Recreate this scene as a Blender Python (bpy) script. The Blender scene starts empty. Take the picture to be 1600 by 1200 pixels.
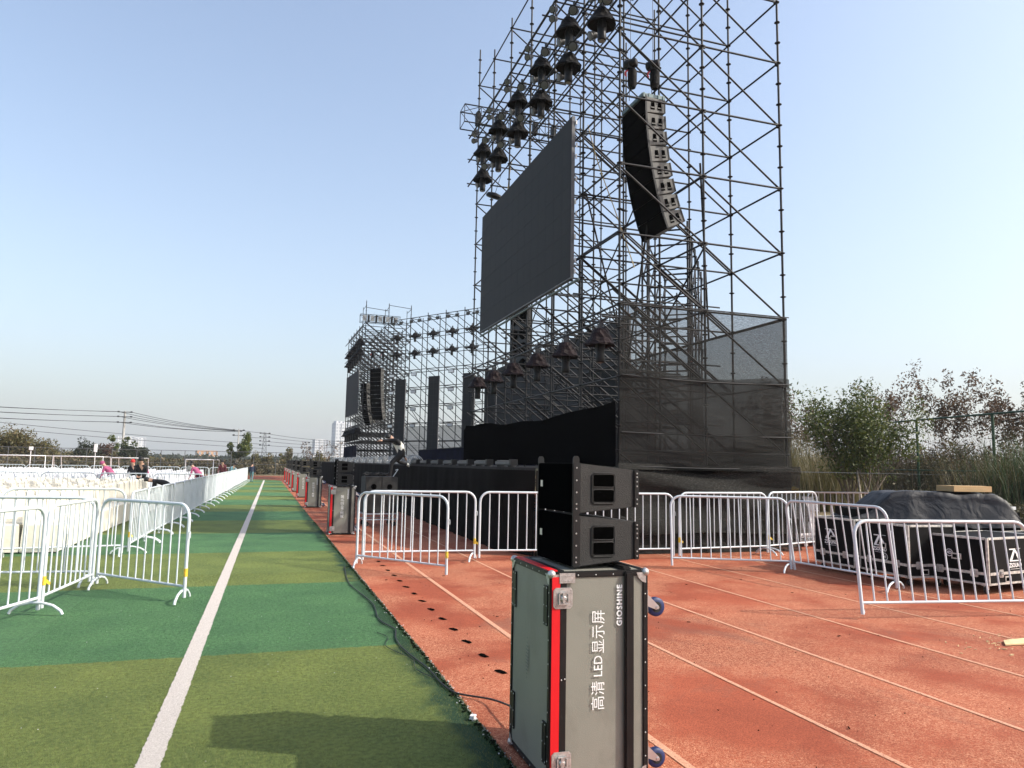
import bpy, bmesh, math, random
import numpy as np
from mathutils import Vector, Matrix
R = math.radians
PI = math.pi
random.seed(7)
RNG = np.random.default_rng(7)
scn = bpy.context.scene
COL = scn.collection

# ------------------------------------------------------------------ camera
EYE = Vector((0, 0, 1.6))
cam_d = bpy.data.cameras.new('camera')
cam = bpy.data.objects.new('camera', cam_d)
COL.objects.link(cam)
yaw, pitch, roll = R(18.19), R(6.27), R(1.06)
fw = Vector((math.sin(yaw)*math.cos(pitch), math.cos(yaw)*math.cos(pitch), math.sin(pitch)))
rt = Vector((math.cos(yaw), -math.sin(yaw), 0))
up = rt.cross(fw)
r2 = rt*math.cos(roll) + up*math.sin(roll)
u2 = -rt*math.sin(roll) + up*math.cos(roll)
m = Matrix((r2, u2, -fw)).transposed().to_4x4()
m.translation = EYE
cam.matrix_world = m
cam_d.sensor_fit = 'HORIZONTAL'
cam_d.sensor_width = 36
cam_d.lens = 36*1144/1600
cam_d.clip_start = 0.05
cam_d.clip_end = 6000
scn.camera = cam

# ------------------------------------------------------------------ world, sun, exposure
SUN_EL, SUN_AZ = R(38.5), math.atan2(0.88, -0.47)      # azimuth measured from +Y towards +X
w = bpy.data.worlds.new('World')
scn.world = w
w.use_nodes = True
nt = w.node_tree
nt.nodes.clear()
sky = nt.nodes.new('ShaderNodeTexSky')
sky.sky_type = 'NISHITA'
sky.sun_disc = False
sky.sun_elevation = SUN_EL
sky.sun_rotation = SUN_AZ
sky.altitude = 0
sky.air_density = 1.05
sky.dust_density = 3.2
sky.ozone_density = 1.0
bg = nt.nodes.new('ShaderNodeBackground')
bg.inputs['Strength'].default_value = 0.15
ow = nt.nodes.new('ShaderNodeOutputWorld')
hs = nt.nodes.new('ShaderNodeHueSaturation'); hs.inputs['Saturation'].default_value = 0.92
nt.links.new(sky.outputs[0], hs.inputs['Color'])
wc = nt.nodes.new('ShaderNodeTexCoord'); wsx = nt.nodes.new('ShaderNodeSeparateXYZ')
nt.links.new(wc.outputs['Generated'], wsx.inputs[0])
def wm(op, a, b):
    n_ = nt.nodes.new('ShaderNodeMath'); n_.operation = op
    for i_, v_ in enumerate((a, b)):
        if isinstance(v_, (int, float)): n_.inputs[i_].default_value = v_
        elif v_ is not None: nt.links.new(v_, n_.inputs[i_])
    return n_.outputs[0]
wz = wm('MAXIMUM', wsx.outputs[2], 0.0)
wf = wm('ADD', wm('MULTIPLY', wm('EXPONENT', wm('MULTIPLY', wz, -4.6), None), 0.70), 0.02)     # hazier towards the horizon
wmix = nt.nodes.new('ShaderNodeMix'); wmix.data_type = 'RGBA'; wmix.inputs[7].default_value = (2.08, 2.27, 2.42, 1)
nt.links.new(wf, wmix.inputs[0]); nt.links.new(hs.outputs[0], wmix.inputs[6])
nt.links.new(wmix.outputs[2], bg.inputs[0])
nt.links.new(bg.outputs[0], ow.inputs[0])
sd = bpy.data.lights.new('sun', 'SUN')
sd.energy = 2.7
sd.angle = R(0.6)
sd.color = (1.0, 0.94, 0.84)
so = bpy.data.objects.new('sun', sd)
COL.objects.link(so)
sdir = Vector((math.sin(SUN_AZ)*math.cos(SUN_EL), math.cos(SUN_AZ)*math.cos(SUN_EL), math.sin(SUN_EL)))
so.rotation_euler = sdir.to_track_quat('Z', 'Y').to_euler()
so.location = sdir*80
scn.view_settings.view_transform = 'Standard'
scn.view_settings.look = 'None'
scn.view_settings.gamma = 1
scn.view_settings.exposure = 0.95
scn.cycles.max_bounces = 8
scn.cycles.transparent_max_bounces = 24
scn.cycles.volume_bounces = 0
scn.cycles.use_denoising = True

# ------------------------------------------------------------------ materials
MATS = {}
def newmat(name):
    m = bpy.data.materials.new(name)
    m.use_nodes = True
    MATS[name] = m
    return m, m.node_tree, m.node_tree.nodes['Principled BSDF']

def mat(name, col, rough=0.6, metal=0.0, var=0.15, scale=8.0, bump=0.0, bscale=None, spec=0.5, coord='Object', detail=4, trans=0, alpha=1, sss=0):
    m, nt, p = newmat(name)
    p.inputs['Roughness'].default_value = rough
    p.inputs['Metallic'].default_value = metal
    p.inputs['Specular IOR Level'].default_value = spec
    if alpha < 1:
        p.inputs['Alpha'].default_value = alpha
    tc = nt.nodes.new('ShaderNodeTexCoord')
    nz = nt.nodes.new('ShaderNodeTexNoise')
    nz.inputs['Scale'].default_value = scale
    nz.inputs['Detail'].default_value = detail
    nt.links.new(tc.outputs[coord], nz.inputs['Vector'])
    cr = nt.nodes.new('ShaderNodeValToRGB')
    cr.color_ramp.elements[0].position = 0.3
    cr.color_ramp.elements[1].position = 0.7
    cr.color_ramp.elements[0].color = (*[c*(1-var) for c in col], 1)
    cr.color_ramp.elements[1].color = (*[min(1, c*(1+var)) for c in col], 1)
    nt.links.new(nz.outputs[0], cr.inputs[0])
    nt.links.new(cr.outputs[0], p.inputs['Base Color'])
    if bump:
        nb = nt.nodes.new('ShaderNodeTexNoise')
        nb.inputs['Scale'].default_value = bscale or scale*4
        nb.inputs['Detail'].default_value = 5
        nt.links.new(tc.outputs[coord], nb.inputs['Vector'])
        b = nt.nodes.new('ShaderNodeBump')
        b.inputs['Strength'].default_value = bump
        b.inputs['Distance'].default_value = 0.02
        nt.links.new(nb.outputs[0], b.inputs['Height'])
        nt.links.new(b.outputs[0], p.inputs['Normal'])
    return m

mat('scaffold_steel', (0.013, 0.0135, 0.0155), rough=0.5, metal=0.0, var=0.5, scale=3, spec=0.28)
mat('dark_steel', (0.045, 0.045, 0.05), rough=0.5, metal=0.3, var=0.3, scale=5)
mat('truss_alu', (0.12, 0.16, 0.165), rough=0.5, metal=0.4, var=0.15, scale=4)
mat('barrier_white', (0.555, 0.60, 0.63), rough=0.42, metal=0.0, var=0.10, scale=3, coord='Object')
mat('tag_yellow', (0.62, 0.43, 0.04), rough=0.5)
mat('tag_orange', (0.8, 0.33, 0.03), rough=0.5)
mat('black_cloth', (0.0016, 0.0016, 0.002), rough=1.0, var=0.3, scale=2, spec=0.0)
mat('skirt_cloth', (0.0065, 0.006, 0.0055), rough=0.95, var=0.35, scale=1.2, bump=0.3, bscale=5, spec=0.06)
mat('navy_cloth', (0.004, 0.005, 0.016), rough=0.95, var=0.4, scale=1.5, bump=0.3, bscale=5, spec=0.05)
mat('hood_cloth', (0.008, 0.0075, 0.008), rough=0.7, var=0.5, scale=9, bump=0.6, bscale=14, spec=0.12)
mat('hood_brown', (0.013, 0.0065, 0.0075), rough=0.7, var=0.5, scale=9, bump=0.6, bscale=14, spec=0.2)
mat('lamp_black', (0.007, 0.007, 0.008), rough=0.5, var=0.2, spec=0.25)
mat('lens_grey', (0.22, 0.225, 0.23), rough=0.2, var=0.1)
mat('lens_dark', (0.07, 0.072, 0.075), rough=0.35, var=0.2)
mat('screen_face', (0.018, 0.018, 0.019), rough=0.75, var=0.04, scale=1, spec=0.3)
mat('screen_back', (0.05, 0.05, 0.052), rough=0.6)
mat('screen_edge', (0.13, 0.13, 0.135), rough=0.6, metal=0.3)
mat('speaker_paint', (0.018, 0.0172, 0.0165), rough=0.75, var=0.15, scale=30, bump=0.35, bscale=260)
mat('speaker_grille', (0.0018, 0.0018, 0.002), rough=1.0, var=0.2, scale=60, bump=0.2, bscale=300, spec=0.0)
mat('array_side', (0.10, 0.098, 0.09), rough=0.6, var=0.15, scale=12)
mat('recess_black', (0.0015, 0.0015, 0.0015), rough=1.0, spec=0.0)
mat('chrome', (0.46, 0.46, 0.45), rough=0.34, metal=0.6, var=0.25, scale=60)
mat('alu_bright', (0.55, 0.55, 0.56), rough=0.35, metal=0.8, var=0.15, scale=10)
mat('caster_blue', (0.008, 0.02, 0.085), rough=0.5)
mat('rubber', (0.012, 0.012, 0.012), rough=0.8)
mat('case_black', (0.006, 0.006, 0.0065), rough=0.45, var=0.3, scale=12, spec=0.35)
mat('case_red', (0.62, 0.006, 0.012), rough=0.4, var=0.05)
mat('white_ink', (0.8, 0.8, 0.79), rough=0.5, var=0.05)
mat('faint_ink', (0.14, 0.15, 0.145), rough=0.6, var=0.2, scale=30)
mat('board_black', (0.0035, 0.0035, 0.004), rough=0.7, var=0.45, scale=5, bump=0.1, bscale=60, spec=0.12)
mat('worn_alu', (0.52, 0.50, 0.46), rough=0.5, metal=0.35, var=0.3, scale=25)
mat('cardboard', (0.50, 0.33, 0.16), rough=0.8, var=0.08, scale=6)
mat('wood_plank', (0.62, 0.47, 0.25), rough=0.75, var=0.2, scale=9)
mat('tote_plastic', (0.62, 0.64, 0.66), rough=0.35, var=0.06)
mat('glove_yellow', (0.8, 0.58, 0.02), rough=0.5)
mat('green_post', (0.012, 0.05, 0.018), rough=0.5)
mat('far_post', (0.10, 0.105, 0.11), rough=0.6)
mat('goal_white', (0.72, 0.73, 0.74), rough=0.5)
mat('concrete', (0.38, 0.37, 0.35), rough=0.85, var=0.15, scale=2)
mat('wire_dark', (0.03, 0.03, 0.032), rough=0.7)
mat('bark', (0.13, 0.10, 0.075), rough=0.9, var=0.3, scale=6)
mat('bark_pale', (0.28, 0.24, 0.19), rough=0.9, var=0.3, scale=6)
mat('skin', (0.45, 0.27, 0.19), rough=0.6)
mat('hair', (0.012, 0.010, 0.009), rough=0.6)
mat('shirt_white', (0.74, 0.73, 0.66), rough=0.8)
mat('cloth_black', (0.010, 0.010, 0.012), rough=0.85)
mat('cloth_navy', (0.02, 0.03, 0.06), rough=0.85)
mat('cloth_pink', (0.30, 0.06, 0.14), rough=0.8)
mat('cloth_red', (0.6, 0.03, 0.03), rough=0.8)
mat('cloth_maroon', (0.10, 0.02, 0.03), rough=0.8)
mat('cloth_green', (0.45, 0.60, 0.10), rough=0.8)
mat('cloth_grey', (0.16, 0.17, 0.17), rough=0.8)
mat('cloth_teal', (0.10, 0.20, 0.23), rough=0.8)
mat('cable_black', (0.010, 0.010, 0.010), rough=0.55)
mat('rope_tan', (0.55, 0.42, 0.22), rough=0.8)
mat('red_hook', (0.5, 0.02, 0.03), rough=0.5)
mat('chair_cover', (0.74, 0.70, 0.59), rough=0.85, var=0.05, scale=3, bump=0.25, bscale=8)
mat('chair_white', (0.58, 0.59, 0.61), rough=0.6, var=0.08, scale=2)
mat('plastic_litter', (0.7, 0.7, 0.72), rough=0.4)
mat('facade', (0.52, 0.53, 0.55), rough=0.8, var=0.05)
mat('facade_window', (0.30, 0.33, 0.37), rough=0.3)
mat('facade_orange', (0.52, 0.30, 0.17), rough=0.8)
mat('dirt_dark', (0.0035, 0.003, 0.0028), rough=1.0, var=0.5, scale=30, spec=0.0)
mat('grey_panel', (0.215, 0.212, 0.178), rough=0.5, var=0.06, scale=3, bump=0.12, bscale=250)

def wear(name, col2, scale, lo, hi, stretch=(1, 1, 1), amt=1.0):
    m = MATS[name]; nt = m.node_tree; p = nt.nodes['Principled BSDF']
    src = p.inputs['Base Color'].links[0].from_socket
    tc = nt.nodes.new('ShaderNodeTexCoord'); mp = nt.nodes.new('ShaderNodeMapping'); mp.inputs['Scale'].default_value = stretch
    nz = nt.nodes.new('ShaderNodeTexNoise'); nz.inputs['Scale'].default_value = scale; nz.inputs['Detail'].default_value = 8; nz.inputs['Roughness'].default_value = 0.7; nz.inputs['Distortion'].default_value = 0.5
    mr = nt.nodes.new('ShaderNodeMapRange'); mr.inputs[1].default_value = lo; mr.inputs[2].default_value = hi; mr.inputs[4].default_value = amt
    mx = nt.nodes.new('ShaderNodeMix'); mx.data_type = 'RGBA'; mx.inputs[7].default_value = (*col2, 1)
    nt.links.new(tc.outputs['Object'], mp.inputs[0]); nt.links.new(mp.outputs[0], nz.inputs['Vector']); nt.links.new(nz.outputs[0], mr.inputs[0])
    nt.links.new(mr.outputs[0], mx.inputs[0]); nt.links.new(src, mx.inputs[6]); nt.links.new(mx.outputs[2], p.inputs['Base Color'])
wear('grey_panel', (0.12, 0.115, 0.095), 3.0, 0.50, 0.75, (1, 1, 0.6), 0.6)
wear('grey_panel', (0.40, 0.39, 0.35), 26.0, 0.66, 0.72, (3, 3, 0.35), 0.5)
wear('case_red', (0.20, 0.01, 0.01), 12.0, 0.58, 0.75, (1, 1, 1), 0.6)
wear('case_black', (0.06, 0.058, 0.055), 30.0, 0.60, 0.72, (1, 1, 0.4), 0.6)
wear('speaker_paint', (0.05, 0.047, 0.043), 7.0, 0.55, 0.78, (1, 1, 1), 0.5)
wear('barrier_white', (0.30, 0.27, 0.24), 14.0, 0.62, 0.74, (1, 1, 1), 0.55)
wear('board_black', (0.04, 0.038, 0.036), 9.0, 0.58, 0.8, (1, 1, 0.5), 0.35)
def tarp_material():
    m, nt, p = newmat('tarp')
    p.inputs['Roughness'].default_value = 0.58
    p.inputs['Base Color'].default_value = (0.016, 0.0165, 0.020, 1)
    tc = nt.nodes.new('ShaderNodeTexCoord')
    n = nt.nodes.new('ShaderNodeTexNoise'); n.inputs['Scale'].default_value = 3.2; n.inputs['Detail'].default_value = 4
    n.inputs['Distortion'].default_value = 0.8
    b = nt.nodes.new('ShaderNodeBump'); b.inputs['Strength'].default_value = 0.6; b.inputs['Distance'].default_value = 0.05
    nt.links.new(tc.outputs['Object'], n.inputs['Vector'])
    nt.links.new(n.outputs[0], b.inputs['Height'])
    n2 = nt.nodes.new('ShaderNodeTexVoronoi'); n2.feature = 'DISTANCE_TO_EDGE'; n2.inputs['Scale'].default_value = 4.5
    mm = nt.nodes.new('ShaderNodeVectorMath'); mm.operation = 'MULTIPLY_ADD'; mm.inputs[1].default_value = (0.35, 0.35, 0.35)
    nt.links.new(n.outputs['Color'], mm.inputs[0]); nt.links.new(tc.outputs['Object'], mm.inputs[2]); nt.links.new(mm.outputs[0], n2.inputs['Vector'])
    b2 = nt.nodes.new('ShaderNodeBump'); b2.inputs['Strength'].default_value = 0.22; b2.inputs['Distance'].default_value = 0.06
    nt.links.new(n2.outputs['Distance'], b2.inputs['Height']); nt.links.new(b.outputs[0], b2.inputs['Normal'])
    nt.links.new(b2.outputs[0], p.inputs['Normal'])
tarp_material()

def leaf_mat(name, cols, trans=0.3):
    m, nt, p = newmat(name)
    p.inputs['Roughness'].default_value = 0.6
    g = nt.nodes.new('ShaderNodeNewGeometry')
    cr = nt.nodes.new('ShaderNodeValToRGB')
    els = cr.color_ramp.elements
    n = len(cols)
    els[0].position = 0; els[0].color = (*cols[0], 1)
    els[1].position = 1; els[1].color = (*cols[-1], 1)
    for i in range(1, n-1):
        e = els.new(i/(n-1)); e.color = (*cols[i], 1)
    nt.links.new(g.outputs['Random Per Island'], cr.inputs[0])
    nt.links.new(cr.outputs[0], p.inputs['Base Color'])
    t = nt.nodes.new('ShaderNodeBsdfTranslucent')
    nt.links.new(cr.outputs[0], t.inputs['Color'])
    mx = nt.nodes.new('ShaderNodeMixShader'); mx.inputs[0].default_value = trans
    out = nt.nodes['Material Output']
    nt.links.new(p.outputs[0], mx.inputs[1]); nt.links.new(t.outputs[0], mx.inputs[2])
    nt.links.new(mx.outputs[0], out.inputs[0])
leaf_mat('leaf_green', [(0.03, 0.055, 0.012), (0.07, 0.10, 0.02), (0.13, 0.14, 0.03), (0.045, 0.075, 0.015)])
leaf_mat('leaf_dark', [(0.012, 0.022, 0.010), (0.03, 0.04, 0.016), (0.022, 0.033, 0.014)])
leaf_mat('leaf_olive', [(0.08, 0.085, 0.025), (0.13, 0.12, 0.04), (0.17, 0.12, 0.05), (0.07, 0.075, 0.03)])
leaf_mat('leaf_dry', [(0.10, 0.05, 0.025), (0.05, 0.035, 0.022), (0.18, 0.10, 0.05), (0.035, 0.03, 0.02)])
leaf_mat('leaf_reddish', [(0.12, 0.05, 0.04), (0.09, 0.06, 0.04), (0.15, 0.08, 0.05)])
leaf_mat('reed', [(0.10, 0.09, 0.035), (0.20, 0.16, 0.07), (0.06, 0.075, 0.025), (0.26, 0.20, 0.10)])
leaf_mat('reed_green', [(0.03, 0.06, 0.018), (0.07, 0.10, 0.03), (0.045, 0.08, 0.02)])
leaf_mat('scrub', [(0.13, 0.11, 0.05), (0.06, 0.065, 0.025), (0.16, 0.12, 0.06), (0.045, 0.04, 0.025), (0.20, 0.16, 0.09)])
leaf_mat('grass_blade', [(0.018, 0.07, 0.025), (0.03, 0.09, 0.03), (0.05, 0.09, 0.025), (0.02, 0.05, 0.02)], 0.2)

def turf_material():
    m, nt, p = newmat('turf')
    L = nt.links
    p.inputs['Roughness'].default_value = 0.75
    p.inputs['Specular IOR Level'].default_value = 0.25
    tc = nt.nodes.new('ShaderNodeTexCoord')
    sx = nt.nodes.new('ShaderNodeSeparateXYZ')
    L.new(tc.outputs['Object'], sx.inputs[0])
    wn = nt.nodes.new('ShaderNodeTexNoise'); wn.inputs['Scale'].default_value = 14; wn.inputs['Detail'].default_value = 3
    L.new(tc.outputs['Object'], wn.inputs['Vector'])
    def M(op, a, b=None, c=None):
        n = nt.nodes.new('ShaderNodeMath'); n.operation = op
        for i, v in enumerate((a, b, c)):
            if v is None: continue
            if isinstance(v, (int, float)): n.inputs[i].default_value = v
            else: L.new(v, n.inputs[i])
        return n.outputs[0]
    wob = M('MULTIPLY_ADD', wn.outputs[0], 0.10, -0.05)
    yy = M('ADD', sx.outputs[1], wob)
    # band index: period 7.1 m, green from 6.65 to 10.2
    t = M('FRACT', M('DIVIDE', M('SUBTRACT', yy, 6.65), 7.1))
    band = M('LESS_THAN', t, 0.5)
    def noise(scale, detail=6, vec=None, rough=0.6):
        n = nt.nodes.new('ShaderNodeTexNoise'); n.inputs['Scale'].default_value = scale; n.inputs['Detail'].default_value = detail
        n.inputs['Roughness'].default_value = rough
        L.new(vec or tc.outputs['Object'], n.inputs['Vector']); return n.outputs[0]
    def ramp(f, a, b, p0=0.35, p1=0.65):
        c = nt.nodes.new('ShaderNodeValToRGB'); c.color_ramp.elements[0].position = p0; c.color_ramp.elements[1].position = p1
        c.color_ramp.elements[0].color = (*a, 1); c.color_ramp.elements[1].color = (*b, 1)
        L.new(f, c.inputs[0]); return c.outputs[0]
    def mix(f, a, b, mode='MIX'):
        n = nt.nodes.new('ShaderNodeMix'); n.data_type = 'RGBA'; n.blend_type = mode
        if isinstance(f, (int, float)): n.inputs[0].default_value = f
        else: L.new(f, n.inputs[0])
        L.new(a, n.inputs[6]); L.new(b, n.inputs[7]); return n.outputs[2]
    fine = noise(170, 5, rough=0.75)
    mid = noise(28, 5)
    big = noise(1.3, 4)
    green = ramp(fine, (0.036, 0.112, 0.040), (0.122, 0.258, 0.110))
    olive = ramp(fine, (0.074, 0.112, 0.020), (0.235, 0.285, 0.080))
    base = mix(band, olive, green)
    shade = ramp(mid, (0.66, 0.68, 0.66), (1.22, 1.20, 1.18))
    base = mix(1.0, base, shade, 'MULTIPLY')
    shade2 = ramp(big, (0.80, 0.84, 0.84), (1.15, 1.12, 1.08))
    base = mix(1.0, base, shade2, 'MULTIPLY')
    # worn edge strip beside the track: darker green underlay
    edge = M('ADD', sx.outputs[0], M('MULTIPLY_ADD', noise(3.5, 5), 0.55, -0.275))
    ef = nt.nodes.new('ShaderNodeMapRange'); ef.inputs[1].default_value = 1.08; ef.inputs[2].default_value = 1.20
    L.new(edge, ef.inputs[0])
    dk = ramp(fine, (0.008, 0.030, 0.012), (0.035, 0.085, 0.035))
    base = mix(ef.outputs[0], base, dk)
    L.new(base, p.inputs['Base Color'])
    # pile shows as fine streaky bumps
    mp = nt.nodes.new('ShaderNodeMapping'); mp.inputs['Scale'].default_value = (1, 2.2, 1)
    L.new(tc.outputs['Object'], mp.inputs[0])
    h = noise(120, 6, mp.outputs[0], 0.8)
    b = nt.nodes.new('ShaderNodeBump'); b.inputs['Strength'].default_value = 0.9; b.inputs['Distance'].default_value = 0.02
    L.new(h, b.inputs['Height']); L.new(b.outputs[0], p.inputs['Normal'])
turf_material()

def speckled(name, c0, c1, scale, rough=0.9, big=None, bigs=0.6, bump=0.8, patch=None, alpha_noise=None, bdist=0.006):
    m, nt, p = newmat(name)
    L = nt.links
    p.inputs['Roughness'].default_value = rough
    p.inputs['Specular IOR Level'].default_value = 0.2
    tc = nt.nodes.new('ShaderNodeTexCoord')
    def noise(scale, detail=6, rough=0.6, dist=0):
        n = nt.nodes.new('ShaderNodeTexNoise'); n.inputs['Scale'].default_value = scale; n.inputs['Detail'].default_value = detail
        n.inputs['Roughness'].default_value = rough; n.inputs['Distortion'].default_value = dist
        L.new(tc.outputs['Object'], n.inputs['Vector']); return n.outputs[0]
    def ramp(f, a, b, p0=0.35, p1=0.65):
        c = nt.nodes.new('ShaderNodeValToRGB'); c.color_ramp.elements[0].position = p0; c.color_ramp.elements[1].position = p1
        c.color_ramp.elements[0].color = (*a, 1); c.color_ramp.elements[1].color = (*b, 1)
        L.new(f, c.inputs[0]); return c.outputs[0]
    def mix(f, a, b, mode='MIX'):
        n = nt.nodes.new('ShaderNodeMix'); n.data_type = 'RGBA'; n.blend_type = mode
        if isinstance(f, (int, float)): n.inputs[0].default_value = f
        else: L.new(f, n.inputs[0])
        L.new(a, n.inputs[6]); L.new(b, n.inputs[7]); return n.outputs[2]
    f = noise(scale, 4, 0.8)
    col = ramp(f, c0, c1)
    if big:
        col = mix(1.0, col, ramp(noise(bigs, 6, 0.65, 0.6), big[0], big[1], 0.32, 0.68), 'MULTIPLY')
    if patch:        # chalky worn patches made of fine pale scratches
        pc, ps, lo, hi = patch
        mk = ramp(noise(ps, 4, 0.55), (0, 0, 0), (1, 1, 1), lo, hi)
        n2 = ramp(noise(scale*0.55, 4, 0.9, 1.5), (0, 0, 0), (1, 1, 1), 0.50, 0.60)
        mk2 = mix(1.0, mk, n2, 'MULTIPLY')
        cc = nt.nodes.new('ShaderNodeRGB'); cc.outputs[0].default_value = (*pc, 1)
        col = mix(mk2, col, cc.outputs[0])
        # greyish scuffs
        mk3 = ramp(noise(0.45, 6, 0.7, 1.0), (0, 0, 0), (1, 1, 1), 0.56, 0.72)
        cg = nt.nodes.new('ShaderNodeRGB'); cg.outputs[0].default_value = (0.16, 0.085, 0.06, 1)
        md = nt.nodes.new('ShaderNodeMath'); md.operation = 'MULTIPLY'; md.inputs[1].default_value = 0.65
        L.new(mk3, md.inputs[0])
        col = mix(md.outputs[0], col, cg.outputs[0])
    L.new(col, p.inputs['Base Color'])
    if alpha_noise:
        a = ramp(noise(alpha_noise, 5, 0.8), (0, 0, 0), (1, 1, 1), 0.36, 0.44)
        L.new(a, p.inputs['Alpha'])
    b = nt.nodes.new('ShaderNodeBump'); b.inputs['Strength'].default_value = bump; b.inputs['Distance'].default_value = bdist
    L.new(f, b.inputs['Height']); L.new(b.outputs[0], p.inputs['Normal'])
speckled('track_red', (0.17, 0.037, 0.020), (0.41, 0.104, 0.053), 110, big=((0.72, 0.68, 0.66), (1.15, 1.20, 1.15)), patch=((0.66, 0.33, 0.19), 0.8, 0.40, 0.54))
speckled('lane_paint', (0.46, 0.20, 0.12), (0.66, 0.38, 0.25), 160, alpha_noise=45)
speckled('white_line', (0.48, 0.43, 0.38), (0.76, 0.70, 0.65), 130, bump=0.9, bdist=0.02)
speckled('far_ground', (0.05, 0.055, 0.025), (0.11, 0.10, 0.05), 0.6, big=((0.7, 0.7, 0.7), (1.2, 1.2, 1.2)), bigs=0.02)
speckled('dry_verge', (0.10, 0.08, 0.04), (0.19, 0.15, 0.085), 6, big=((0.7, 0.7, 0.7), (1.2, 1.2, 1.2)), bigs=0.3)
speckled('stage_deck', (0.02, 0.02, 0.02), (0.04, 0.04, 0.04), 20)

def net_material(name, dens, col):
    """woven shade netting: fine thread grid reads as partial cover at this distance"""
    m, nt, p = newmat(name)
    L = nt.links
    p.inputs['Roughness'].default_value = 0.9
    p.inputs['Specular IOR Level'].default_value = 0.08
    tc = nt.nodes.new('ShaderNodeTexCoord')
    mp = nt.nodes.new('ShaderNodeMapping'); mp.inputs['Scale'].default_value = (9, 9, 60)
    L.new(tc.outputs['Object'], mp.inputs[0])
    n = nt.nodes.new('ShaderNodeTexNoise'); n.inputs['Scale'].default_value = 2.0; n.inputs['Detail'].default_value = 8; n.inputs['Roughness'].default_value = 0.7
    L.new(mp.outputs[0], n.inputs['Vector'])
    c = nt.nodes.new('ShaderNodeMapRange'); c.inputs[1].default_value = 0.3; c.inputs[2].default_value = 0.7
    c.inputs[3].default_value = max(0, dens-0.2); c.inputs[4].default_value = min(1, dens+0.2)
    L.new(n.outputs[0], c.inputs[0]); L.new(c.outputs[0], p.inputs['Alpha'])
    cr = nt.nodes.new('ShaderNodeValToRGB')
    cr.color_ramp.elements[0].color = (*[x*0.6 for x in col], 1); cr.color_ramp.elements[1].color = (*[x*1.4 for x in col], 1)
    cr.color_ramp.elements[0].position = 0.35; cr.color_ramp.elements[1].position = 0.65
    L.new(n.outputs[0], cr.inputs[0]); L.new(cr.outputs[0], p.inputs['Base Color'])
    mp2 = nt.nodes.new('ShaderNodeMapping'); mp2.inputs['Scale'].default_value = (0.5, 0.5, 2.6); mp2.inputs['Rotation'].default_value = (0, 0.18, 0)
    L.new(tc.outputs['Object'], mp2.inputs[0])
    n3 = nt.nodes.new('ShaderNodeTexNoise'); n3.inputs['Scale'].default_value = 2.2; n3.inputs['Detail'].default_value = 3; n3.inputs['Distortion'].default_value = 0.8
    L.new(mp2.outputs[0], n3.inputs['Vector'])
    b = nt.nodes.new('ShaderNodeBump'); b.inputs['Strength'].default_value = 0.4; b.inputs['Distance'].default_value = 0.15
    L.new(n3.outputs[0], b.inputs['Height']); L.new(b.outputs[0], p.inputs['Normal'])
net_material('net_fabric', 0.58, (0.024, 0.0235, 0.022))
net_material('net_mid', 0.74, (0.020, 0.020, 0.0192))
net_material('net_dense', 0.93, (0.024, 0.0235, 0.0215))
net_material('net_pale', 0.62, (0.055, 0.058, 0.06))

def wire_fence_material(name, col, cell, cover):
    m, nt, p = newmat(name)
    L = nt.links
    p.inputs['Base Color'].default_value = (*col, 1)
    tc = nt.nodes.new('ShaderNodeTexCoord')
    p.inputs['Alpha'].default_value = cover
    n = nt.nodes.new('ShaderNodeTexNoise'); n.inputs['Scale'].default_value = 1/cell; n.inputs['Detail'].default_value = 2
    L.new(tc.outputs['Object'], n.inputs['Vector'])
    c = nt.nodes.new('ShaderNodeMapRange'); c.inputs[1].default_value = 0.3; c.inputs[2].default_value = 0.7
    c.inputs[3].default_value = cover*0.6; c.inputs[4].default_value = cover*1.4
    L.new(n.outputs[0], c.inputs[0]); L.new(c.outputs[0], p.inputs['Alpha'])
wire_fence_material('chain_link', (0.08, 0.09, 0.09), 0.05, 0.10)
wire_fence_material('chain_link_green', (0.02, 0.06, 0.03), 0.05, 0.07)

def dome_material():
    m, nt, p = newmat('clear_dome')
    p.inputs['Base Color'].default_value = (0.35, 0.37, 0.38, 1)
    p.inputs['Roughness'].default_value = 0.15
    p.inputs['Alpha'].default_value = 0.28
dome_material()

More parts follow.
